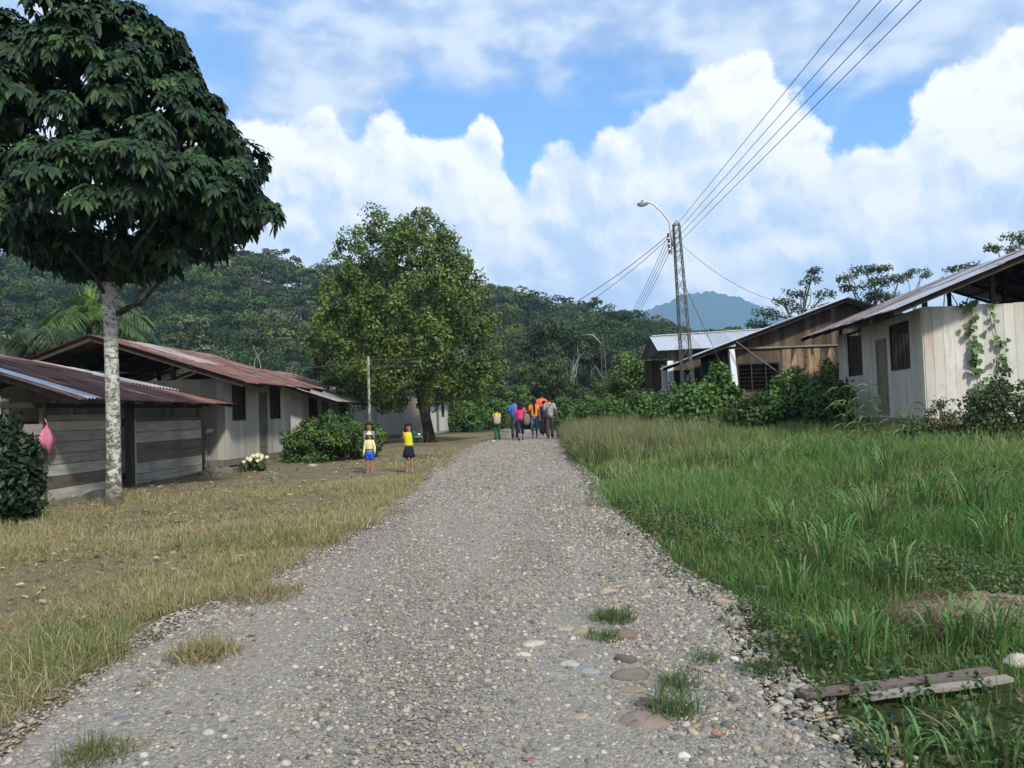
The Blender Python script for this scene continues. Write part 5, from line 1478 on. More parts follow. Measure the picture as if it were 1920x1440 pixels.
# two pale forked trees that stand out in the middle
for (px, py0, py1, Y, lab) in ((1075, 712, 648, 85, 'pale-limbed tree with bare forked trunk in the middle distance behind the walkers'), (486, 700, 650, 70, 'bare whitish dead tree rising above the red roof')):
    b = at(px, py0 + 60, Y); b.z = .2
    root = thing('bare_tree', b, lab, 'tree'); tr = MB()
    T_ = np.array(at(px - 4, py1, Y) - b)
    p = limb((0, 0, 0), T_ * .6, 6, .03); tr.tube(p, np.linspace(.2, .13, 6) * (.5 if px == 486 else .8), 7, (.30, .295, .27))
    for k in range(4 if px == 486 else 7):
        e = T_ * rng.uniform(.8, 1.1) + np.array([rng.normal(0, .8), rng.normal(0, .6), 0]); tr.tube(limb(p[rng.integers(3, 6)], e, 5, .08), np.linspace(.06, .012, 5), 5, (.30, .295, .27))
    tr.build('trunk', MATS['plain'], root, smooth=True)
    if px == 1075:
        cr = MB(); C = np.array([[rng.normal(0, 1.4), rng.normal(0, 1), T_[2] * rng.uniform(.85, 1.15)] for _ in range(20)]); clumps(cr, C, .6, 50, .32, .2, [(.05, .08, .03), (.08, .11, .05)], flat_=.6); cr.build('crown', MATS['leaf'], root)

# ------------------------------------------------------------------ palms
def palm(name, label, px, py, Y, nf, Lf, cols, upright=.5, spread=1.0, spear=0):
    b = at(px, py, Y); z0 = b.z; b.z = float(gz(b.x, b.y))
    root = thing(name, b, label, 'palm'); h = z0 - b.z
    tr = MB(); tr.tube(limb((0, 0, -.1), (0, 0, h), 6, .02), np.linspace(.16, .10, 6), 8, (.14, .12, .09)); tr.build('trunk', MATS['bark'], root, smooth=True)
    fr_ = MB()
    for k in range(nf):
        a = k * 2.4 + rng.normal(0, .2); el_ = rng.uniform(upright - .35, upright + .7)
        L_ = Lf * rng.uniform(.75, 1.1); n = 16; t = np.linspace(0, 1, n)
        dirh = np.array([math.cos(a), math.sin(a), 0])
        p = np.array([0, 0, h]) + dirh * (t * L_ * math.cos(el_) * spread)[:, None] + np.array([0, 0, 1.0]) * (t * L_ * math.sin(el_) - t ** 2.2 * L_ * .75)[:, None]
        fr_.tube(p, np.linspace(.03, .006, n), 5, (.10, .14, .04))
        c = pick(cols, 1, .15)[0]
        tt = np.repeat(np.linspace(.12, .99, 42), 2); sd_ = np.tile([1, -1], 42)
        pp = np.stack([np.interp(tt, t, p[:, i]) for i in range(3)], 1)
        tang = np.stack([np.interp(tt, t, np.gradient(p[:, i])) for i in range(3)], 1); tang /= np.linalg.norm(tang, axis=1)[:, None]
        sv_ = np.cross(tang, [0, 0, 1.0]); sv_ /= np.linalg.norm(sv_, axis=1)[:, None] + 1e-6
        ll = (L_ * .30 * np.sin(np.clip(tt * 1.05, 0, 1) * math.pi) ** .6 + .1)[:, None]
        dl_ = sv_ * sd_[:, None] * .8 + tang * .55 + np.array([0, 0, -.12]) + rng.normal(0, .06, pp.shape)
        dl_ /= np.linalg.norm(dl_, axis=1)[:, None]
        w_ = np.cross(dl_, sv_ * .2 + np.array([0, 0, 1.0])); w_ /= np.linalg.norm(w_, axis=1)[:, None] + 1e-6
        mid = pp + dl_ * ll * .5; tip = pp + dl_ * ll + np.array([0, 0, -1.0]) * ll * .28
        V = np.stack([pp, mid + w_ * .022, tip, mid - w_ * .022], 1).reshape(-1, 3)
        f_ = np.arange(len(pp))[:, None] * 4 + np.arange(4)
        fr_.add(V, [f_], np.repeat(np.clip(c * (1 + rng.normal(0, .15, (len(pp), 1))), 0.003, 1), 4, axis=0))
    fr_.build('fronds', MATS['leaf'], root)
    if spear:
        sp_ = MB()
        for k in range(26):
            a = rng.random() * 6.283; t = np.linspace(0, 1, 6)[:, None]; o_ = rng.uniform(.05, .42); L_ = spear * rng.uniform(.75, 1.05)
            p = np.array([0, 0, h]) + np.array([math.cos(a), math.sin(a), 0]) * o_ * t ** 1.3 + np.array([0, 0, 1.0]) * L_ * t
            s_ = np.array([-math.sin(a), math.cos(a), 0]) * (.05 * np.sin(t * 2.6 + .4))
            V = np.vstack([p - s_, p + s_]); j = np.arange(5)[:, None]
            sp_.add(V, [j + [0, 1, 7, 6]], pick([(.20, .34, .05), (.15, .28, .05)], 1, .15)[0])
        sp_.build('young_frond', MATS['leaf'], root)
PG = [(.040, .075, .030), (.050, .090, .034), (.030, .060, .028)]
palm('palm', 'palm with a bright young upright frond behind the pale tree trunk', 168, 612, 26, 20, 2.6, [(.07, .12, .045), (.09, .15, .05), (.055, .10, .04), (.16, .26, .05)], .8, spear=1.45)
palm('palm', 'broad dark palm at the left behind the shed roof', 62, 662, 24, 20, 3.0, [(.05, .09, .04), (.06, .105, .045)], .75)
palm('palm', 'low palm whose fronds show between the trunk and the red roof ridge', 290, 668, 33, 14, 1.9, PG, .5)
palm('palm', 'small yellowish palm partly hidden under the dark tree, left of the red roof', 228, 612, 31, 12, 1.9, [(.07, .115, .04), (.09, .14, .04)], .5)

# ------------------------------------------------------------------ bushes
def bush(name, label, px, pyb, Y, wpx, hpx, cols, leaf=.12, n=60, nleaf=90, cr=.22, depth=.7, group=None, cat='bush', mat='leaf', flat_=.9, stems=True, dense=.6):
    b = at(px, pyb, Y); b.z = float(gz(b.x, b.y))
    root = thing(name, b, label, cat, group)
    w = wpx * Y / F / 2; h = hpx * Y / F
    d = unit(n); d[:, 2] = np.abs(d[:, 2])
    rr = np.where(rng.random(n) < .7, rng.uniform(.8, 1, n), rng.uniform(.2, .8, n))[:, None]
    lump = (1 + .14 * np.sin(d[:, 0] * 5 + Y) * np.sin(d[:, 1] * 6 + px))[:, None]
    C = d * rr * lump * np.array([w, w * depth, h - cr * .8]); C[:, 2] = np.maximum(C[:, 2], rng.uniform(.02, h * .6, n) * (np.hypot(C[:, 0] / w, C[:, 1] / (w * depth)) > .55))
    m_ = MB(); clumps(m_, C, cr * rng.uniform(.7, 1.4, n), nleaf, leaf, leaf * .55, cols, shell=dense, flat_=flat_, cj=.16)
    s_ = MB()
    for q in C[:: max(1, n // 14)]: s_.tube(limb((q[0] * .2, q[1] * .2, -.05), q, 5, .08), np.linspace(.02, .006, 5), 4, (.10, .085, .06))
    s_.build('stem', MATS['bark'], root); m_.build('foliage', MATS[mat], root)
    return root
HG = [(.055, .105, .022), (.068, .128, .025), (.042, .085, .020), (.09, .155, .03)]
bush('hedge_bush', 'rounded dense green hedge bush behind the smaller child', 621, 868, 24.6, 176, 92, HG, .10, 170, 100, .20)
bush('hedge_bush', 'right end of the clipped hedge, just behind the girl with the toddler', 690, 856, 25.6, 62, 76, HG, .10, 60, 100, .18)
bush('dark_bush', 'very dark leafy bush at the left picture edge before the shed', 5, 968, 12.2, 110, 205, [(.016, .034, .014), (.022, .042, .016), (.014, .030, .012)], .13, 120, 90, .22)
VB = [(.062, .135, .028), (.082, .160, .034), (.050, .110, .026), (.11, .185, .045)]
BU = [
 ('leafy bush right of the whitish house, left end of the far thicket', 868, 802, 50, 70, 62), ('rounded bush in the far thicket above the small walker with backpack', 925, 795, 54, 80, 66), ('taller bush of the far thicket behind the walker in blue', 975, 800, 56, 76, 84),
 ('bush of the far thicket just right of the walking group', 1062, 795, 50, 66, 70), ('broad bush where the right grass meets the far thicket', 1110, 792, 44, 84, 62),
 ('leafy bush below the far lattice pole', 1150, 790, 38, 80, 70), ('leafy bush left of the pavilion posts', 1205, 800, 33, 90, 82), ('bush in front of the pavilion posts', 1262, 812, 30, 100, 96),
 ('bright bush at the foot of the near lattice pole', 1306, 818, 25.6, 100, 112), ('big-leaved sapling bush in front of the white corner column', 1352, 815, 27, 64, 120),
 ('yellowish weed bush below the dark hall opening', 1415, 815, 25, 110, 78), ('dense weed bush below the pale weathered boards', 1500, 812, 24.5, 130, 128), ('dark bush against the left corner of the white house', 1556, 815, 23.5, 80, 128)]
for i, (lab, px, py, Y, w, h) in enumerate(BU):
    cols = VB if i not in (9, 10, 12) else ([(.055, .12, .022), (.07, .14, .03)] if i == 9 else ([(.065, .095, .025), (.05, .085, .02)] if i == 10 else [(.05, .105, .026), (.065, .13, .03)]))
    bush('leafy_bush', lab, px, py, Y, w, h, cols, .15 if i != 9 else .24, 76, 70, .30, dense=.35, group='leafy bushes at the back of the clearing')
bush('weed_bush', 'tangled dark weeds against the sunlit end wall at the right edge', 1885, 832, 17.3, 135, 150, [(.05, .075, .024), (.035, .06, .018), (.07, .09, .035)], .09, 90, 60, .17, cat='bush')
bush('weed_bush', 'low dark weeds under the floor of the white house', 1800, 835, 17.6, 170, 40, [(.035, .06, .018), (.045, .07, .02)], .09, 70, 60, .13, cat='bush')
bush('weed_bush', 'thin wiry weed bush at the near corner of the white house', 1768, 822, 17.4, 66, 100, [(.075, .10, .035), (.06, .085, .03)], .07, 46, 26, .13, cat='bush', dense=.2)
bush('weed_bush', 'sparse pale shrub before the door of the white house', 1712, 818, 17.4, 60, 66, [(.085, .12, .05), (.07, .10, .04)], .07, 34, 24, .12, cat='bush', dense=.2)
# flowering plant by the grey house
b_ = bush('flowering_plant', 'low plant with creamy white flowers before the grey house door', 480, 878, 21.5, 50, 26, [(.07, .10, .04)], .09, 16, 40, .10, cat='plant')
C = rng.normal(0, 1, (26, 3)) * [.22, .12, .05] + [0, 0, .26]; C[:, 2] += -.3 * np.abs(C[:, 0]) + .15 * C[:, 0]
for q in C:
    m_ = MB(); n_ = 7
    for k in range(n_):
        a_ = k * 6.283 / n_; d_ = np.array([math.cos(a_), math.sin(a_) * .5, .9 + .6 * math.sin(a_)]); s_ = np.array([-math.sin(a_), math.cos(a_), 0])
        q = q + (0 if k else np.array([0, -.04, .07])); L_ = .075; m_.add(np.array([q, q + d_ * L_ * .6 + s_ * .03, q + d_ * L_, q + d_ * L_ * .6 - s_ * .03]), [np.array([[0, 1, 2, 3]])], (.62, .60, .42))
    m_.tube([q - [0, 0, .01], q + [0, 0, .012]], .012, 6, (.55, .45, .12)); m_.build('flower', MATS['leaf'], b_)

# creeper on the sunlit wall
def creeper():
    fr = rh['fr']
    root = thing('creeper', fr.p(-.04, 1.2, .9), 'heart-leaved creeper climbing the sunlit end wall in two strands', 'creeper')
    off = np.array(root.location)
    for strand, (pts, nl, sz) in enumerate((([(1812, 562), (1822, 590), (1818, 620), (1830, 650), (1826, 680), (1838, 710), (1834, 740), (1842, 790)], 64, .17), ([(1848, 568), (1862, 590), (1866, 620), (1876, 648), (1872, 680), (1880, 712), (1874, 745)], 24, .14))):
        P3 = []
        for px, py in pts:
            d = np.array(ray(px, py)); o = np.array([0, 0, EYE]); q0 = fr.p(-.05, 0, 0)
            k = ((q0 - o) @ fr.u) / (d @ fr.u); P3.append(o + d * k - off)
        P3 = np.array(P3); st = MB(); st.tube(P3, .008, 5, (.16, .13, .07)); st.build('stem', MATS['plain'], root)
        lf = MB(); t = np.sort(rng.random(nl)) * (len(P3) - 1)
        for ti in t:
            p = np.array([np.interp(ti, np.arange(len(P3)), P3[:, i]) for i in range(3)]) + fr.w * rng.normal(0, .075) - fr.u * rng.uniform(.02, .07)
            n = -fr.u + rng.normal(0, .3, 3) + np.array([0, 0, .35]); n /= np.linalg.norm(n)
            dn = np.array([0, 0, -1.0]) + fr.w * rng.normal(0, .35); dn -= n * (dn @ n); dn /= np.linalg.norm(dn); sd_ = np.cross(n, dn)
            s = sz * rng.uniform(.6, 1.15)
            hv = [(0, .08), (.28, -.02), (.48, .22), (.40, .55), (0, 1.0), (-.40, .55), (-.48, .22), (-.28, -.02)]
            V = np.array([p + sd_ * a * s + dn * b * s + n * (abs(a) * .12 * s) for a, b in hv])
            lf.add(np.vstack([V, p + dn * .4 * s]), [np.array([[8, k, (k + 1) % 8] for k in range(8)])], pick([(.055, .12, .035), (.07, .14, .045), (.045, .10, .03)], 1, .15)[0])
        lf.build('leaves', MATS['leaf_gloss'], root)
creeper()

# ------------------------------------------------------------------ grass
def blades(mb, X, Y, H, Wd, cols, lean=.35, jit=.2, tipc=None, z=None, turn=None):
    n = len(X); Z = gz(X, Y) if z is None else z
    B = np.stack([X, Y, Z - .015], 1)
    a = rng.random(n) * 6.283; dl_ = np.stack([np.cos(a), np.sin(a), np.zeros(n)], 1)
    f_ = rng.random(n) * 6.283; sd_ = np.stack([np.cos(f_), np.sin(f_), np.zeros(n)], 1)
    H = H * rng.uniform(.6, 1.3, n); W_ = np.broadcast_to(Wd, (n,)) * rng.uniform(.7, 1.3, n)
    ln = (rng.random(n) * lean * 2)[:, None]
    def at_(t): return B + np.array([0, 0, 1.0]) * (H * (t - .35 * ln[:, 0] * t * t))[:, None] + dl_ * ln * (H * t * t)[:, None]
    s = sd_ * W_[:, None] * .5
    V = np.stack([at_(0.0) - s, at_(0.0) + s, at_(.4) - s * .9, at_(.4) + s * .9, at_(.75) - s * .6, at_(.75) + s * .6, at_(1.0)], 1).reshape(-1, 3)
    o = np.arange(n)[:, None] * 7
    c = pick(cols, n, jit) if np.asarray(cols).shape != (n, 3) else np.asarray(cols) * (1 + rng.normal(0, jit, (n, 1)))
    c = np.clip(c, .004, 1)
    c7 = np.repeat(c[:, None, :], 7, axis=1); 
    if tipc is not None: c7[:, 4:] = c7[:, 4:] * (1 - .5) + np.asarray(tipc) * .5
    mb.add(V, [np.concatenate([o + [0, 1, 3, 2], o + [2, 3, 5, 4]]), o + [4, 5, 6]], c7.reshape(-1, 3))

GR = np.array([(.055, .100, .024), (.070, .120, .030), (.045, .085, .022), (.095, .135, .040), (.11, .125, .05)])
def scatter(n, x0, x1, y0, y1, power=1.0):
    y = y0 + (y1 - y0) * rng.random(n) ** power; x = x0 + (x1 - x0) * rng.random(n)
    return x, y
# right field
mb = MB()
def field(n, y0, y1, h, wd, power=1.0, xm=.72):
    x, y = scatter(n, 1.0, 20, y0, y1, power)
    ci = rng.integers(0, max(1, n // 26), n); cl = rng.random(n) < .55
    x = np.where(cl, x[ci] + rng.normal(0, .05 + .004 * y[ci], n), x); y = np.where(cl, y[ci] + rng.normal(0, .05 + .004 * y[ci], n), y)
    k = (x < y * xm + 1.2) & (x > edge_r(y) + .0 + .35 * fbm(x * 0, y, 1.3, 5) * .4)
    x, y = x[k], y[k]
    d = np.minimum((x - edge_r(y)) / .9, 1)
    patch = np.clip(.5 + .38 * fbm(x, y, .75, 6), 0, 1)
    k = rng.random(len(x)) < np.clip(.25 + d, 0, 1) * (.55 + .45 * patch)
    # bare mound
    mc = MOUND; q = ((x - mc[0]) / .55) ** 2 + ((y - mc[1]) / .36) ** 2
    k &= (q > 1) | (rng.random(len(x)) < .22)
    pa, pb = G(1560, 1345), G(1900, 1312); tt = np.clip((x - pa.x) / (pb.x - pa.x), -.2, 1.2); pd_ = y - (pa.y + (pb.y - pa.y) * tt)
    k &= ~((pd_ > -.42) & (pd_ < .22) & (x > pa.x - .3) & (x < pb.x + .3) & (rng.random(len(x)) < .62))
    x, y, d, patch = x[k], y[k], d[k], patch[k]
    hh = h * (.35 + .65 * np.clip(d, 0, 1)) * (.6 + .7 * patch)
    w1 = np.clip(patch + rng.normal(0, .2, len(x)), 0, 1)[:, None]
    yel = np.clip(.5 + .5 * np.sin(x * .7 - y * .45 + 1) + rng.normal(0, .25, len(x)), 0, 1)[:, None] * np.clip((y - 9) / 8, 0, 1)[:, None]
    c = np.array([.080, .185, .048]) * w1 + np.array([.115, .185, .05]) * (1 - w1)
    c = c * (1 - yel) + np.array([.19, .26, .095]) * yel
    dry = (rng.random(len(x)) < .10)[:, None]; c = np.where(dry, [.23, .20, .11], c)
    blades(mb, x, y, hh, wd, c, .5)
q = G(1850, 1160); MOUND = (q.x, q.y)
field(42000, 3.0, 8.0, .20, .006); field(90000, 3.5, 9, .17, .005); field(95000, 8, 15, .28, .009); field(90000, 13, 32, .34, .016, .8)
tag(mb.build('field_grass', MATS['grass']), 'green grass covering the field right of the road', 'grass', kind='stuff')
# broad-leaved low weeds in the near field
mb = MB(); x, y = scatter(5500, 1.4, 8, 3.2, 12); k = (x > edge_r(y) + .05) & (x < y * .75 + .5) & (np.sin(x * 2.1 + y) + rng.normal(0, .5, len(x)) > .2); x, y = x[k], y[k]
C = np.stack([x, y, gz(x, y) + rng.uniform(.03, .14, len(x))], 1)
clumps(mb, C, .05, 9, .045, .025, [(.05, .10, .03), (.075, .11, .03), (.11, .10, .04), (.04, .085, .03)], up=.9)
tag(mb.build('field_weeds', MATS['leaf']), 'low small-leaved weeds creeping through the near grass on the right', 'weeds', kind='stuff')
# pale seeding grass along the road further on
mb = MB(); n = 60000
x = rng.random(n) * 7; y = 19 + 17 * rng.random(n)
x = edge_r(y) + .15 + x * np.clip((y - 12) / 18, .3, 1); 
k = rng.random(n) < np.clip(1.3 - (x - edge_r(y)) / 4.5, 0, 1) * np.clip((y - 19) / 3 + .1, 0, 1); x, y = x[k], y[k]
blades(mb, x, y, .80 * (.6 + .5 * np.sin(x * 1.7 + y) ** 2) * np.clip((x - edge_r(y)) / .6 + .3, .3, 1), .014, np.array([(.17, .205, .075), (.14, .18, .06), (.22, .23, .11), (.12, .17, .055)]), .35, tipc=(.22, .20, .13))
n = 42000; x = 3 + 11 * rng.random(n); y = 16.6 + 9 * rng.random(n); k = (x < y * .66) & (rng.random(n) < .35 + .6 * np.clip(.5 + .5 * fbm(x, y, .9, 2), 0, 1)) & (x < 9.3 + .15 * (y - 18.8)); x, y = x[k], y[k]
blades(mb, x, y, .50 * np.clip(.55 + .5 * fbm(x, y, .9, 2), .3, 1.2), .013, np.array([(.15, .20, .07), (.12, .19, .055), (.19, .215, .09), (.10, .165, .05)]), .4)
tag(mb.build('seeding_grass', MATS['grass']), 'pale feathery seeding grass along the road edge and before the right-hand houses', 'grass', kind='stuff')

# tall cane grass clumps in the field
def cane(label, px, py, n, h, wd=.015, col=((.07, .16, .045), (.095, .20, .06), (.12, .21, .075), (.16, .17, .08))):
    n = int(n * 2.0)
    g = G(px, py); root = thing('grass_clump', g, label, 'grass clump', 'tall broad-bladed grass clumps in the field')
    m_ = MB(); b = np.array(g)
    for k in range(n):
        a = rng.random() * 6.283; r0 = rng.random() * .26; base = np.array([math.cos(a) * r0, math.sin(a) * r0, -.02])
        H = h * rng.uniform(.6, 1.1); out = rng.uniform(.15, .75) * H; a += rng.normal(0, .5)
        t = np.linspace(0, 1, 8); dh = np.array([math.cos(a), math.sin(a), 0])
        p = base + dh * (out * t ** 1.7)[:, None] + np.array([0, 0, 1.0]) * (H * (t * 1.35 - .62 * t ** 2.6))[:, None]
        s = np.cross(dh, [0, 0, 1.0]); w = wd * np.sin(np.clip(t * .93 + .07, 0, 1) * math.pi) ** .5 * rng.uniform(.7, 1.2)
        V = np.empty((24, 3)); V[0::3] = p - s * w[:, None] * .5; V[1::3] = p - np.array([0, 0, .12]) * w[:, None]; V[2::3] = p + s * w[:, None] * .5
        i = np.arange(7)[:, None] * 3
        m_.add(V, [np.concatenate([i + [0, 1, 4, 3], i + [1, 2, 5, 4]])], np.clip(pick(col, 1, .18)[0], .004, 1))
    m_.build('blades', MATS['grass'], root)
for lab, px, py, n, h in (
    ('spreading broad-bladed clump nearest the roadside in mid field', 1560, 1070, 34, .62), ('large broad-bladed clump in the middle of the right field', 1640, 1010, 46, .75), ('pale tall clump right of the middle of the field', 1740, 980, 40, .75),
    ('upright clump toward the right edge above the dirt mound', 1830, 985, 42, .85), ('low clump directly left of the dirt mound', 1680, 1105, 30, .5), ('small clump in the near grass left of the planks', 1600, 1240, 26, .4),
    ('clump just above the right part of the planks', 1800, 1215, 30, .40), ('clump at the lower right corner', 1880, 1440, 30, .26), ('clump below the planks near the gravel', 1690, 1440, 24, .24), ('clump near the far roadside at the edge of pale grass', 1410, 880, 26, .6),
    ('clump between mound and right picture edge', 1895, 1040, 30, .6), ('clump growing beside the gravel bay', 1500, 1120, 22, .42), ('clump in the far middle field before the white house', 1660, 900, 34, .8), ('arching clump left of the field centre', 1480, 1010, 30, .55), ('clump by the low rock at the right edge', 1880, 1215, 26, .42)):
    cane('tall ' + lab if 'tall' not in lab else lab, px, py, n, h)
# tall arching stalks before the white house
for i, (lab, px, py, h) in enumerate((('leaning tall cane stalks before the left window of the white house', 1585, 850, 1.45), ('tall cane stalks before the door of the white house', 1650, 852, 1.3), ('tall cane stalks left of the wiry weed at the white house corner', 1700, 850, 1.0))):
    g = at(px, py, 16.3); g.z = float(gz(g.x, g.y)); root = thing('cane_grass', g, lab, 'cane grass'); m_ = MB()
    for k in range(6):
        a = rng.random() * 6.283; p = limb((rng.normal(0, .15), rng.normal(0, .1), -.05), (rng.normal(0, .35), rng.normal(0, .2), h * rng.uniform(.5, 1)), 6, .05); m_.tube(p, np.linspace(.009, .004, 6), 5, (.10, .14, .05))
        for q in p[1:]:
            for s_ in (0, 1):
                a = rng.random() * 6.283; t = np.linspace(0, 1, 7); dh = np.array([math.cos(a), math.sin(a) * .5, 0]); L_ = rng.uniform(.25, .5)
                c_ = q + dh * (L_ * t)[:, None] + np.array([0, 0, 1.0]) * (L_ * (.7 * t - .95 * t * t))[:, None]; sd_ = np.cross(dh, [0, 0, 1.0]) + np.array([0, 0, .4]); w = .018 * np.sin(t * .95 * math.pi + .1)[:, None]
                V = np.vstack([c_ - sd_ * w, c_ + sd_ * w]); j = np.arange(6)[:, None]
                m_.add(V, [j + [0, 1, 8, 7]], pick([(.10, .16, .06), (.13, .18, .08)], 1, .15)[0])
    m_.build('stalks', MATS['grass'], root)

# dry grass on the left
mb = MB()
def dryf(n, y0, y1, h, wd, power=1.0):
    y = y0 + (y1 - y0) * rng.random(n) ** power
    x = edge_l(y) - 8.0 * rng.random(n) ** 1.15
    ci = rng.integers(0, max(1, n // 22), n); cl = rng.random(n) < .6
    x = np.where(cl, x[ci] + rng.normal(0, .045 + .003 * y[ci], n), x); y = np.where(cl, y[ci] + rng.normal(0, .045 + .003 * y[ci], n), y)
    k = x > -y * .72 - .8; x, y = x[k], y[k]
    d = edge_l(y) + .25 * fbm(x * .3, y, 1.4, 9) - x
    patch = np.clip(.5 + .45 * fbm(x, y, .8, 4), 0, 1)
    wall = np.clip((-(x) - 7.2) / 1.2, 0, 1)
    far = np.clip((y - 11.5) / 6, 0, 1) * np.clip((-x - 3.5) / 2.5, 0, 1)
    kids = (np.abs(x + 3.0) < 1.1) & (np.abs(y - 19.2) < 1.3)
    k = (d > 0) & ~(kids & (rng.random(len(x)) < .9)) & (rng.random(len(x)) < np.clip(.34 + 1.0 * patch, 0, 1) * (1 - .75 * wall) * (1 - .7 * far) * np.clip(1.3 - (y - 14) / 12, .12, 1))
    x, y, d, patch, far = x[k], y[k], d[k], patch[k], far[k]
    g = np.clip(.5 + .6 * fbm(x + 5, y, 1.1, 1) + rng.normal(0, .25, len(x)) - .32, 0, 1)[:, None] * np.clip(1.5 - y / 12, .1, 1)[:, None]
    c = np.array([.33, .265, .15]) * (1 - g) + np.array([.12, .155, .05]) * g
    c = np.where((rng.random(len(x)) < .22)[:, None], [.42, .35, .22], c); c = np.where((rng.random(len(x)) < .18)[:, None], [.12, .17, .05], c)
    blades(mb, x, y, h * (.25 + .95 * patch) * (1 - .5 * far), wd, c, .8)
dryf(120000, 3.2, 10, .16, .0045); dryf(70000, 3.2, 8, .10, .004); dryf(100000, 8, 18, .17, .007); dryf(26000, 15, 30, .14, .010)
tag(mb.build('dry_grass', MATS['grass']), 'dry straw-coloured grass covering the verge left of the road', 'grass', kind='stuff')
# moss and fallen leaves in the yard
mb = MB(); n = 2600; y = 6 + 20 * rng.random(n); x = edge_l(y) - .5 - 7 * rng.random(n)
P_ = np.stack([x, y, gz(x, y) + .02 + .02 * rng.random(n)], 1); N_ = unit(n) * .35 + [0, 0, 1]; N_ /= np.linalg.norm(N_, axis=1)[:, None]
cards(mb, P_, N_, rng.uniform(.05, .13, n), rng.uniform(.03, .06, n), pick([(.16, .10, .055), (.10, .07, .045), (.30, .24, .13), (.07, .055, .04), (.34, .30, .20)], n, .2))
tag(mb.build('leaf_litter', MATS['plain']), 'brown fallen leaves and scraps lying over the yard on the left', 'leaf litter', kind='stuff')

# tufts standing in the gravel, one thing each
def tuft(label, px, py, r, h, n, cols):
    g = G(px, py); root = thing('grass_tuft', g, label, 'grass tuft', 'grass tufts growing in the gravel')
    a = rng.random(n) * 6.283; rr = r * rng.random(n) ** .7
    m_ = MB(); X = np.cos(a) * rr; Yy = np.sin(a) * rr
    blades(m_, X, Yy, h, .006, np.array(cols), .8, z=np.zeros(n)); m_.build('blades', MATS['grass'], root)
STRAW = [(.36, .28, .15), (.28, .22, .12), (.12, .14, .05)]; GRN = [(.06, .11, .035), (.08, .13, .045), (.10, .12, .05)]
for lab, px, py, r, h, n, c in (
    ('straw-coloured spiky tuft on the gravel at lower left', 383, 1235, .22, .17, 500, STRAW), ('wide straw tuft on the left road edge halfway up', 500, 1120, .34, .15, 700, STRAW), ('olive tuft at the bottom left of the road', 180, 1425, .17, .12, 350, [(.16, .15, .07), (.10, .12, .05)]),
    ('straw tuft where the verge juts into the road', 610, 1020, .30, .14, 500, STRAW), ('flat straw tuft left of the road middle', 285, 1288, .12, .06, 160, STRAW), ('green tuft between the half-buried boulders', 1148, 1165, .16, .13, 360, GRN), ('low green tuft below the first boulder', 1135, 1200, .13, .10, 220, GRN),
    ('lone green tuft in the gravel right of the boulders', 1322, 1240, .10, .09, 160, GRN), ('tiny green tuft in the middle of the road', 787, 1098, .09, .03, 70, GRN), ('tiny olive tuft low on the left wheel track', 490, 1308, .07, .04, 70, GRN), ('spindly weed tuft beside the lowest boulder', 1262, 1345, .14, .20, 150, GRN),
    ('green tuft at the gravel bay edge', 1422, 1262, .12, .11, 200, GRN), ('olive tuft in the far left lane', 798, 946, .20, .06, 200, STRAW), ('brown-green mat by the right road edge', 1150, 998, .30, .06, 400, [(.14, .15, .07), (.09, .12, .05)]), ('green mat reaching into the road at right', 1120, 950, .35, .08, 500, GRN),
    ('fine weed tuft right of the grey stones', 1275, 1290, .12, .14, 140, GRN), ('small far tuft in the road near the walkers', 958, 862, .22, .07, 120, GRN), ('straw tuft furthest up the left verge edge', 738, 962, .30, .10, 400, STRAW), ('thin straw wisps at the lower left verge', 100, 1315, .16, .07, 120, STRAW)):
    tuft(lab, px, py, r, h, n, c)

# ------------------------------------------------------------------ gravel
SC_ = np.array([1.04, 1.0, .93]) * np.array([(.20, .195, .19), (.25, .24, .225), (.16, .16, .165), (.30, .285, .26), (.28, .24, .185), (.23, .205, .17), (.17, .18, .185), (.36, .345, .315), (.13, .128, .125)])
def pebbles(mb, X, Y, r, base, sink=.46, cols=SC_):
    V0, F0 = base; n = len(X); r = r * .72; Z = gz(X, Y) + .012
    sc = np.stack([rng.uniform(.8, 1.35, n), rng.uniform(.7, 1.1, n), rng.uniform(.38, .75, n)], 1) * r[:, None]
    a = rng.random(n) * 6.283; ca, sa = np.cos(a), np.sin(a)
    V = V0[None] * (1 + .14 * np.sin(V0[None, :, 0] * 4 + rng.random((n, 1)) * 9) * np.sin(V0[None, :, 1] * 3 + rng.random((n, 1)) * 9))[..., None] * sc[:, None]
    x = V[..., 0] * ca[:, None] - V[..., 1] * sa[:, None]; y = V[..., 0] * sa[:, None] + V[..., 1] * ca[:, None]
    tx = rng.normal(0, .18, (n, 1)); z = V[..., 2] + x * tx
    P_ = np.stack([x + X[:, None], y + Y[:, None], z + (Z + sc[:, 2] * (1 - 2 * sink))[:, None]], -1).reshape(-1, 3)
    f_ = (F0[None] + (np.arange(n) * len(V0))[:, None, None]).reshape(-1, 3)
    mb.add(P_, [f_], np.repeat(np.clip(pick(cols, n, .18), .03, .8), len(V0), axis=0))
def road_xy(n, y0, y1, power=1.0, margin=.25):
    y = y0 + (y1 - y0) * rng.random(n) ** power
    a, b = edge_l(y) - margin, edge_r(y) + margin
    x = a + (b - a) * rng.random(n)
    # fewer stones in the wheel tracks
    tr = np.exp(-((x + 1.55 + .12 * np.sin(y * .7)) / .30) ** 2) + np.exp(-((x - .25 + .1 * np.sin(y * .6)) / .38) ** 2)
    k = rng.random(n) > .45 * tr * np.clip(.7 + .5 * fbm(x * 1.5, y * .22, 1.0, 3), .2, 1.1); return x[k], y[k]
mb = MB()
x, y = road_xy(12000, 3.2, 6.5); pebbles(mb, x, y, rng.lognormal(math.log(.0125), .42, len(x)).clip(.006, .036), ICO2)
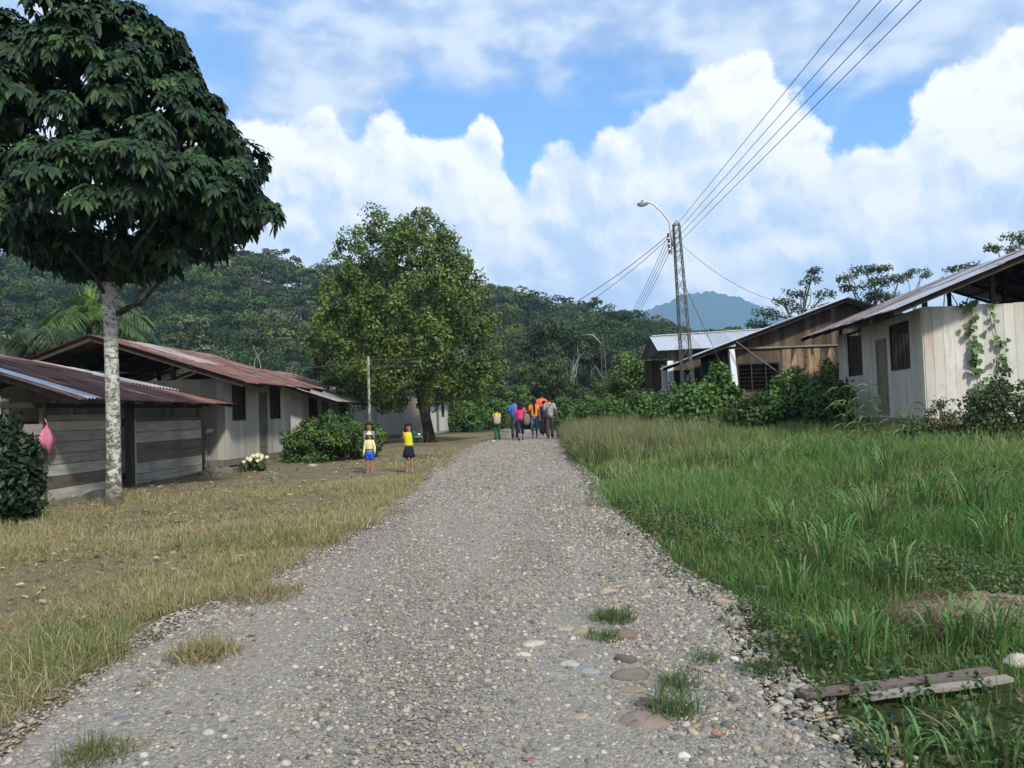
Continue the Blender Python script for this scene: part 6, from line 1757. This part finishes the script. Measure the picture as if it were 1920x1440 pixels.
x, y = road_xy(42000, 3.2, 9); pebbles(mb, x, y, rng.lognormal(math.log(.0085), .35, len(x)).clip(.005, .02), ICO1)
x, y = road_xy(30000, 6, 14); pebbles(mb, x, y, rng.lognormal(math.log(.015), .38, len(x)).clip(.008, .038), ICO1)
x, y = road_xy(32000, 13, 34); pebbles(mb, x, y, rng.lognormal(math.log(.021), .4, len(x)).clip(.01, .05), ICO1)
# coarser stones washed to the right edge
y = 3.2 + 9 * rng.random(3200); x = edge_r(y) - .9 * rng.random(3200) ** 1.5 + .15; pebbles(mb, x, y, rng.lognormal(math.log(.021), .35, len(x)).clip(.01, .045), ICO2)
tag(mb.build('gravel', MATS['stone'], smooth=True), 'grey and tan river gravel strewn over the road', 'gravel', kind='stuff')

def rock(name, label, px, py, wpx, hr, col, group=None, base=None, cat='stone', asp=.75, sink=.47, rot=None, Y=None):
    g = G(px, py) if Y is None else at(px, py, Y)
    if Y is not None: g.z = float(gz(g.x, g.y))
    w = wpx * g.y / F / 2
    V0, F0 = ICO3; s = rng.random(3) * 9
    nz = 1 + .16 * np.sin(V0[:, 0] * 2.3 + s[0]) * np.sin(V0[:, 1] * 2.9 + s[1]) + .06 * np.sin(V0[:, 2] * 5 + s[2]) + .05 * np.sin(V0[:, 0] * 9 + s[1]) * np.sin(V0[:, 1] * 8 + s[0]) - .12 * np.clip(V0[:, 2], 0, 1) ** 2 
    a = rng.uniform(-.4, .4) if rot is None else rot
    V = V0 * nz[:, None] * np.array([w, w * asp, w * hr])
    V = V @ np.array([[math.cos(a), math.sin(a), 0], [-math.sin(a), math.cos(a), 0], [0, 0, 1]])
    V[:, 2] += w * hr * (1 - 2 * sink) + .01
    m_ = MB(); m_.add(V + np.array(g), [F0], col); o = m_.build(name, MATS['stone'], smooth=True, loc=g); return tag(o, label, cat, group)
BRN = (.155, .125, .095); TAN = (.33, .27, .19); PAL = (.40, .38, .32); GRY = (.24, .25, .26)
for lab, px, py, w, hr, c in (
    ('brown boulder highest in the half-buried row, right of the green tuft', 1168, 1196, 54, .55, BRN), ('dark brown humped boulder, second in the row', 1174, 1243, 44, .6, (.12, .095, .08)), ('long grey-brown boulder, third in the row', 1183, 1272, 72, .45, (.16, .14, .12)),
    ('small dark brown boulder above the lowest flat one', 1216, 1326, 52, .4, (.13, .10, .09)), ('wide flat brown boulder, lowest in the row', 1206, 1358, 92, .32, (.20, .165, .135)), ('tan flat stone between third and fourth boulders', 1186, 1298, 50, .25, (.24, .20, .15)),
    ('pale cream flat stone standing out mid road', 998, 1212, 42, .35, PAL), ('smaller pale cream stone just below the larger cream one', 982, 1231, 32, .3, PAL), ('grey-brown worn stone left of the second boulder', 1090, 1232, 46, .45, (.19, .17, .15)),
    ('rounded pale grey stone left of the blue-grey one', 1068, 1250, 38, .4, (.32, .32, .30)), ('blue-grey stone beside the third boulder', 1106, 1264, 38, .4, (.23, .255, .28)), ('flat light grey stone below the rounded pale grey one', 1044, 1270, 38, .25, GRY),
    ('tan slab stone upper left of the green tuft', 1094, 1187, 46, .35, (.27, .225, .16)), ('flat tan sliver in the road at the head of the stone row', 1060, 1182, 40, .2, TAN), ('yellowish-tan stone up the road edge', 1139, 1112, 36, .35, TAN), ('small orange-tan pebble beside the yellowish stone', 1162, 1102, 16, .4, (.42, .29, .15)),
    ('tan stone just above the green tuft', 1150, 1143, 32, .35, TAN), ('low tan stone poking up left of the lowest boulder', 1088, 1348, 34, .25, TAN), ('squarish tan pebble below the low tan stone', 1046, 1366, 22, .4, TAN), ('rounded grey pebble alone at the lower middle', 1041, 1410, 21, .55, (.30, .32, .32)),
    ('rounded whitish pebble near the bottom edge of the picture', 1283, 1424, 27, .7, (.46, .47, .42)), ('tan-brown stone where gravel meets the right grass', 1356, 1133, 34, .55, (.30, .25, .17)), ('brown mossy rock in the grass right of the gravel', 1446, 1198, 46, .5, (.14, .11, .08)), ('pale rock in the grass at the right picture edge', 1906, 1245, 54, .6, (.40, .38, .33)),
    ('small dark slate stone at lower left', 226, 1352, 24, .5, (.13, .14, .16)), ('smooth light grey oval stone at lower left', 392, 1378, 26, .45, (.36, .36, .36)), ('blackish flat stone at the left road edge', 470, 1197, 22, .3, (.06, .065, .075)), ('tan stone resting at the left verge halfway up', 538, 1140, 14, .5, TAN),
    ('brown flat stone at the lower left verge', 75, 1308, 26, .3, (.20, .15, .12)), ('tan stone further up at the head of the stone row', 1085, 1118, 26, .25, TAN), ('pale stone in the far road by the small walker', 926, 828, 8, .6, (.55, .53, .48)), ('round grey stone at left foot of the walkers', 961, 812, 9, .8, (.42, .38, .32))):
    rock('stone', lab, px, py, w, hr, c, 'larger stones lying in and beside the road')
for lab, px, py, w, hr, c, Y in (
    ('big dark mossy boulder against the shed planks', 190, 938, 62, .62, (.055, .055, .045), 15.4), ('lower mossy boulder left of the big dark one', 140, 948, 46, .5, (.08, .08, .065), 14.9), ('small half-buried rock at left by the dark bush', 98, 950, 34, .4, (.09, .085, .07), 14.8),
    ('grey mossy boulder piled at the far corner of the shed', 398, 893, 36, .75, (.14, .14, .11), 21.3), ('second grey boulder of the pile beside the grey house', 420, 888, 30, .7, (.12, .12, .10), 21.4), ('small boulder at the left of that pile', 380, 897, 24, .5, (.10, .10, .085), 21.0),
    ('light rock at the foot of the hedge', 586, 870, 16, .4, (.34, .33, .30), 22.5), ('dark rock lying on the yard left of the trunk base', 60, 1000, 40, .3, (.09, .08, .07), 12.2)):
    rock('boulder', lab, px, py, w, hr, c, 'boulders around the houses', Y=Y, cat='boulder')
# dirt mound
g = Vector((MOUND[0], MOUND[1], float(gz(*MOUND))))
V0, F0 = ICO3; V0, F0 = ico(5); V = V0 * np.array([.66, .45, .115]); V[:, 2] += .025 * fbm(V[:, 0], V[:, 1], 7) + .012 * fbm(V[:, 0], V[:, 1], 31); V[:, :2] *= 1 + .06 * np.sin(np.arctan2(V[:, 1], V[:, 0]) * 5)[:, None]
m_ = MB(); m_.add(V + np.array(g), [F0], (.19, .155, .105)); tag(m_.build('dirt_mound', MATS['stone'], smooth=True, loc=g), 'low brown mound of dirt and dead stalks at the right', 'mound')
m_ = MB(); n = 6500; d = unit(n); d[:, 2] = np.abs(d[:, 2]) * .9; P_ = np.array(g) + d * np.array([.68, .47, .13]); N_ = d + .4 * unit(n) + [0, 0, .3]; N_ /= np.linalg.norm(N_, axis=1)[:, None]
cards(m_, P_, N_, rng.uniform(.03, .12, n), .008, pick([(.30, .24, .15), (.20, .15, .09), (.13, .10, .06), (.12, .13, .05)], n, .2)); tag(m_.build('dead_stalks', MATS['plain']), 'dead stalks and straw covering the dirt mound', 'straw', kind='stuff')
# planks half hidden in the grass
for lab, a, b, w, h, c in (('long dark weathered plank lying in the grass at lower right, behind the paler one', (1505, 1318), (1862, 1288), .085, .022, (.15, .12, .105)), ('paler grey plank lying along the near side of the dark one', (1600, 1326), (1895, 1303), .065, .02, (.26, .24, .205))):
    p, q = G(*a), G(*b); p.z += .04; q.z += .085
    m_ = MB(); ax = np.array(q - p); L_ = np.linalg.norm(ax); ax /= L_
    x_ = np.cross(ax, [0, 0, 1]); x_ /= np.linalg.norm(x_)
    t = np.linspace(0, 1, 14); prev = None
    V = []
    for ti in t:
        c_ = np.array(p) + ax * L_ * ti + np.array([0, 0, .003 * math.sin(ti * 7)]); ww = w / 2 * (1 + .06 * math.sin(ti * 23))
        for s_, z_ in ((-1, -1), (1, -1), (1, 1), (-1, 1)): V.append(c_ + x_ * ww * s_ + np.array([0, 0, z_ * h / 2]))
    i = np.arange(13)[:, None] * 4; j = np.arange(4)[None]
    f_ = np.stack([i + j, i + (j + 1) % 4, i + 4 + (j + 1) % 4, i + 4 + j], -1).reshape(-1, 4)
    m_.add(np.array(V), [f_, np.array([[0, 3, 2, 1], [52, 53, 54, 55]])], c); tag(m_.build('plank', MATS['wood_h'], loc=p), lab, 'plank')
# twigs
for lab, a, b in (('thin brown stick lying on the gravel bay at right', (1288, 1255), (1338, 1270)), ('straw-coloured twig at the gravel edge near the planks', (1570, 1350), (1520, 1362)), ('brown twig on the lower left gravel', (200, 1288), (228, 1276))):
    p, q = G(*a), G(*b); m_ = MB(); m_.tube(limb(np.array(p) + [0, 0, .02], np.array(q) + [0, 0, .025], 6, .03), [.007, .008, .008, .007, .006, .004], 6, (.27, .20, .13)); tag(m_.build('stick', MATS['plain'], smooth=True, loc=p), lab, 'stick')
for lab, px, py, s, c in (('curled reddish-brown dead leaf at the lower left verge', 95, 1322, .035, (.24, .12, .07)), ('orange-brown dead leaf on the left road edge', 470, 1160, .03, (.26, .13, .06)), ('brown dead leaf further up the left edge', 405, 1148, .03, (.24, .13, .07)), ('red-brown dead leaf in the gravel bay', 1296, 1266, .022, (.26, .10, .05)),
    ('reddish scrap of leaf at the bottom middle', 992, 1436, .016, (.42, .07, .05)), ('orange dead leaf at lower right of the road', 1348, 1392, .03, (.30, .13, .06))):
    g = G(px, py); m_ = MB(); t = np.linspace(-1, 1, 7); 
    V = []
    for ti in t:
        w = .45 * math.cos(ti * 1.4)
        for s_ in (-1, 0, 1): V.append((ti * s * 1.2, s_ * w * s, .028 + s * (.35 * ti * ti + .25 * abs(s_))))
    i = np.arange(6)[:, None] * 3; m_.add(np.array(V) + np.array(g), [np.concatenate([i + [0, 1, 4, 3], i + [1, 2, 5, 4]])], c); tag(m_.build('dead_leaf', MATS['plain'], smooth=True, loc=g), lab, 'leaf', 'dead leaves on the gravel')
# ------------------------------------------------------------------ haze: the air itself, one closed box around everything
def f_haze(t):
    v = t.n('ShaderNodeVolumePrincipled'); v.inputs['Color'].default_value = (.40, .66, 1.0, 1); v.inputs['Density'].default_value = HAZE; v.inputs['Anisotropy'].default_value = .0
    o = t.n('ShaderNodeOutputMaterial'); t.put(o.inputs['Volume'], v.outputs[0])
HAZE = .00021
material('haze', f_haze)
m_ = MB(); m_.bx((-2620, -60, -60), (2620, 4320, 580)); tag(m_.build('haze', MATS['haze']), 'thin blue haze filling the valley air', 'haze', kind='stuff')
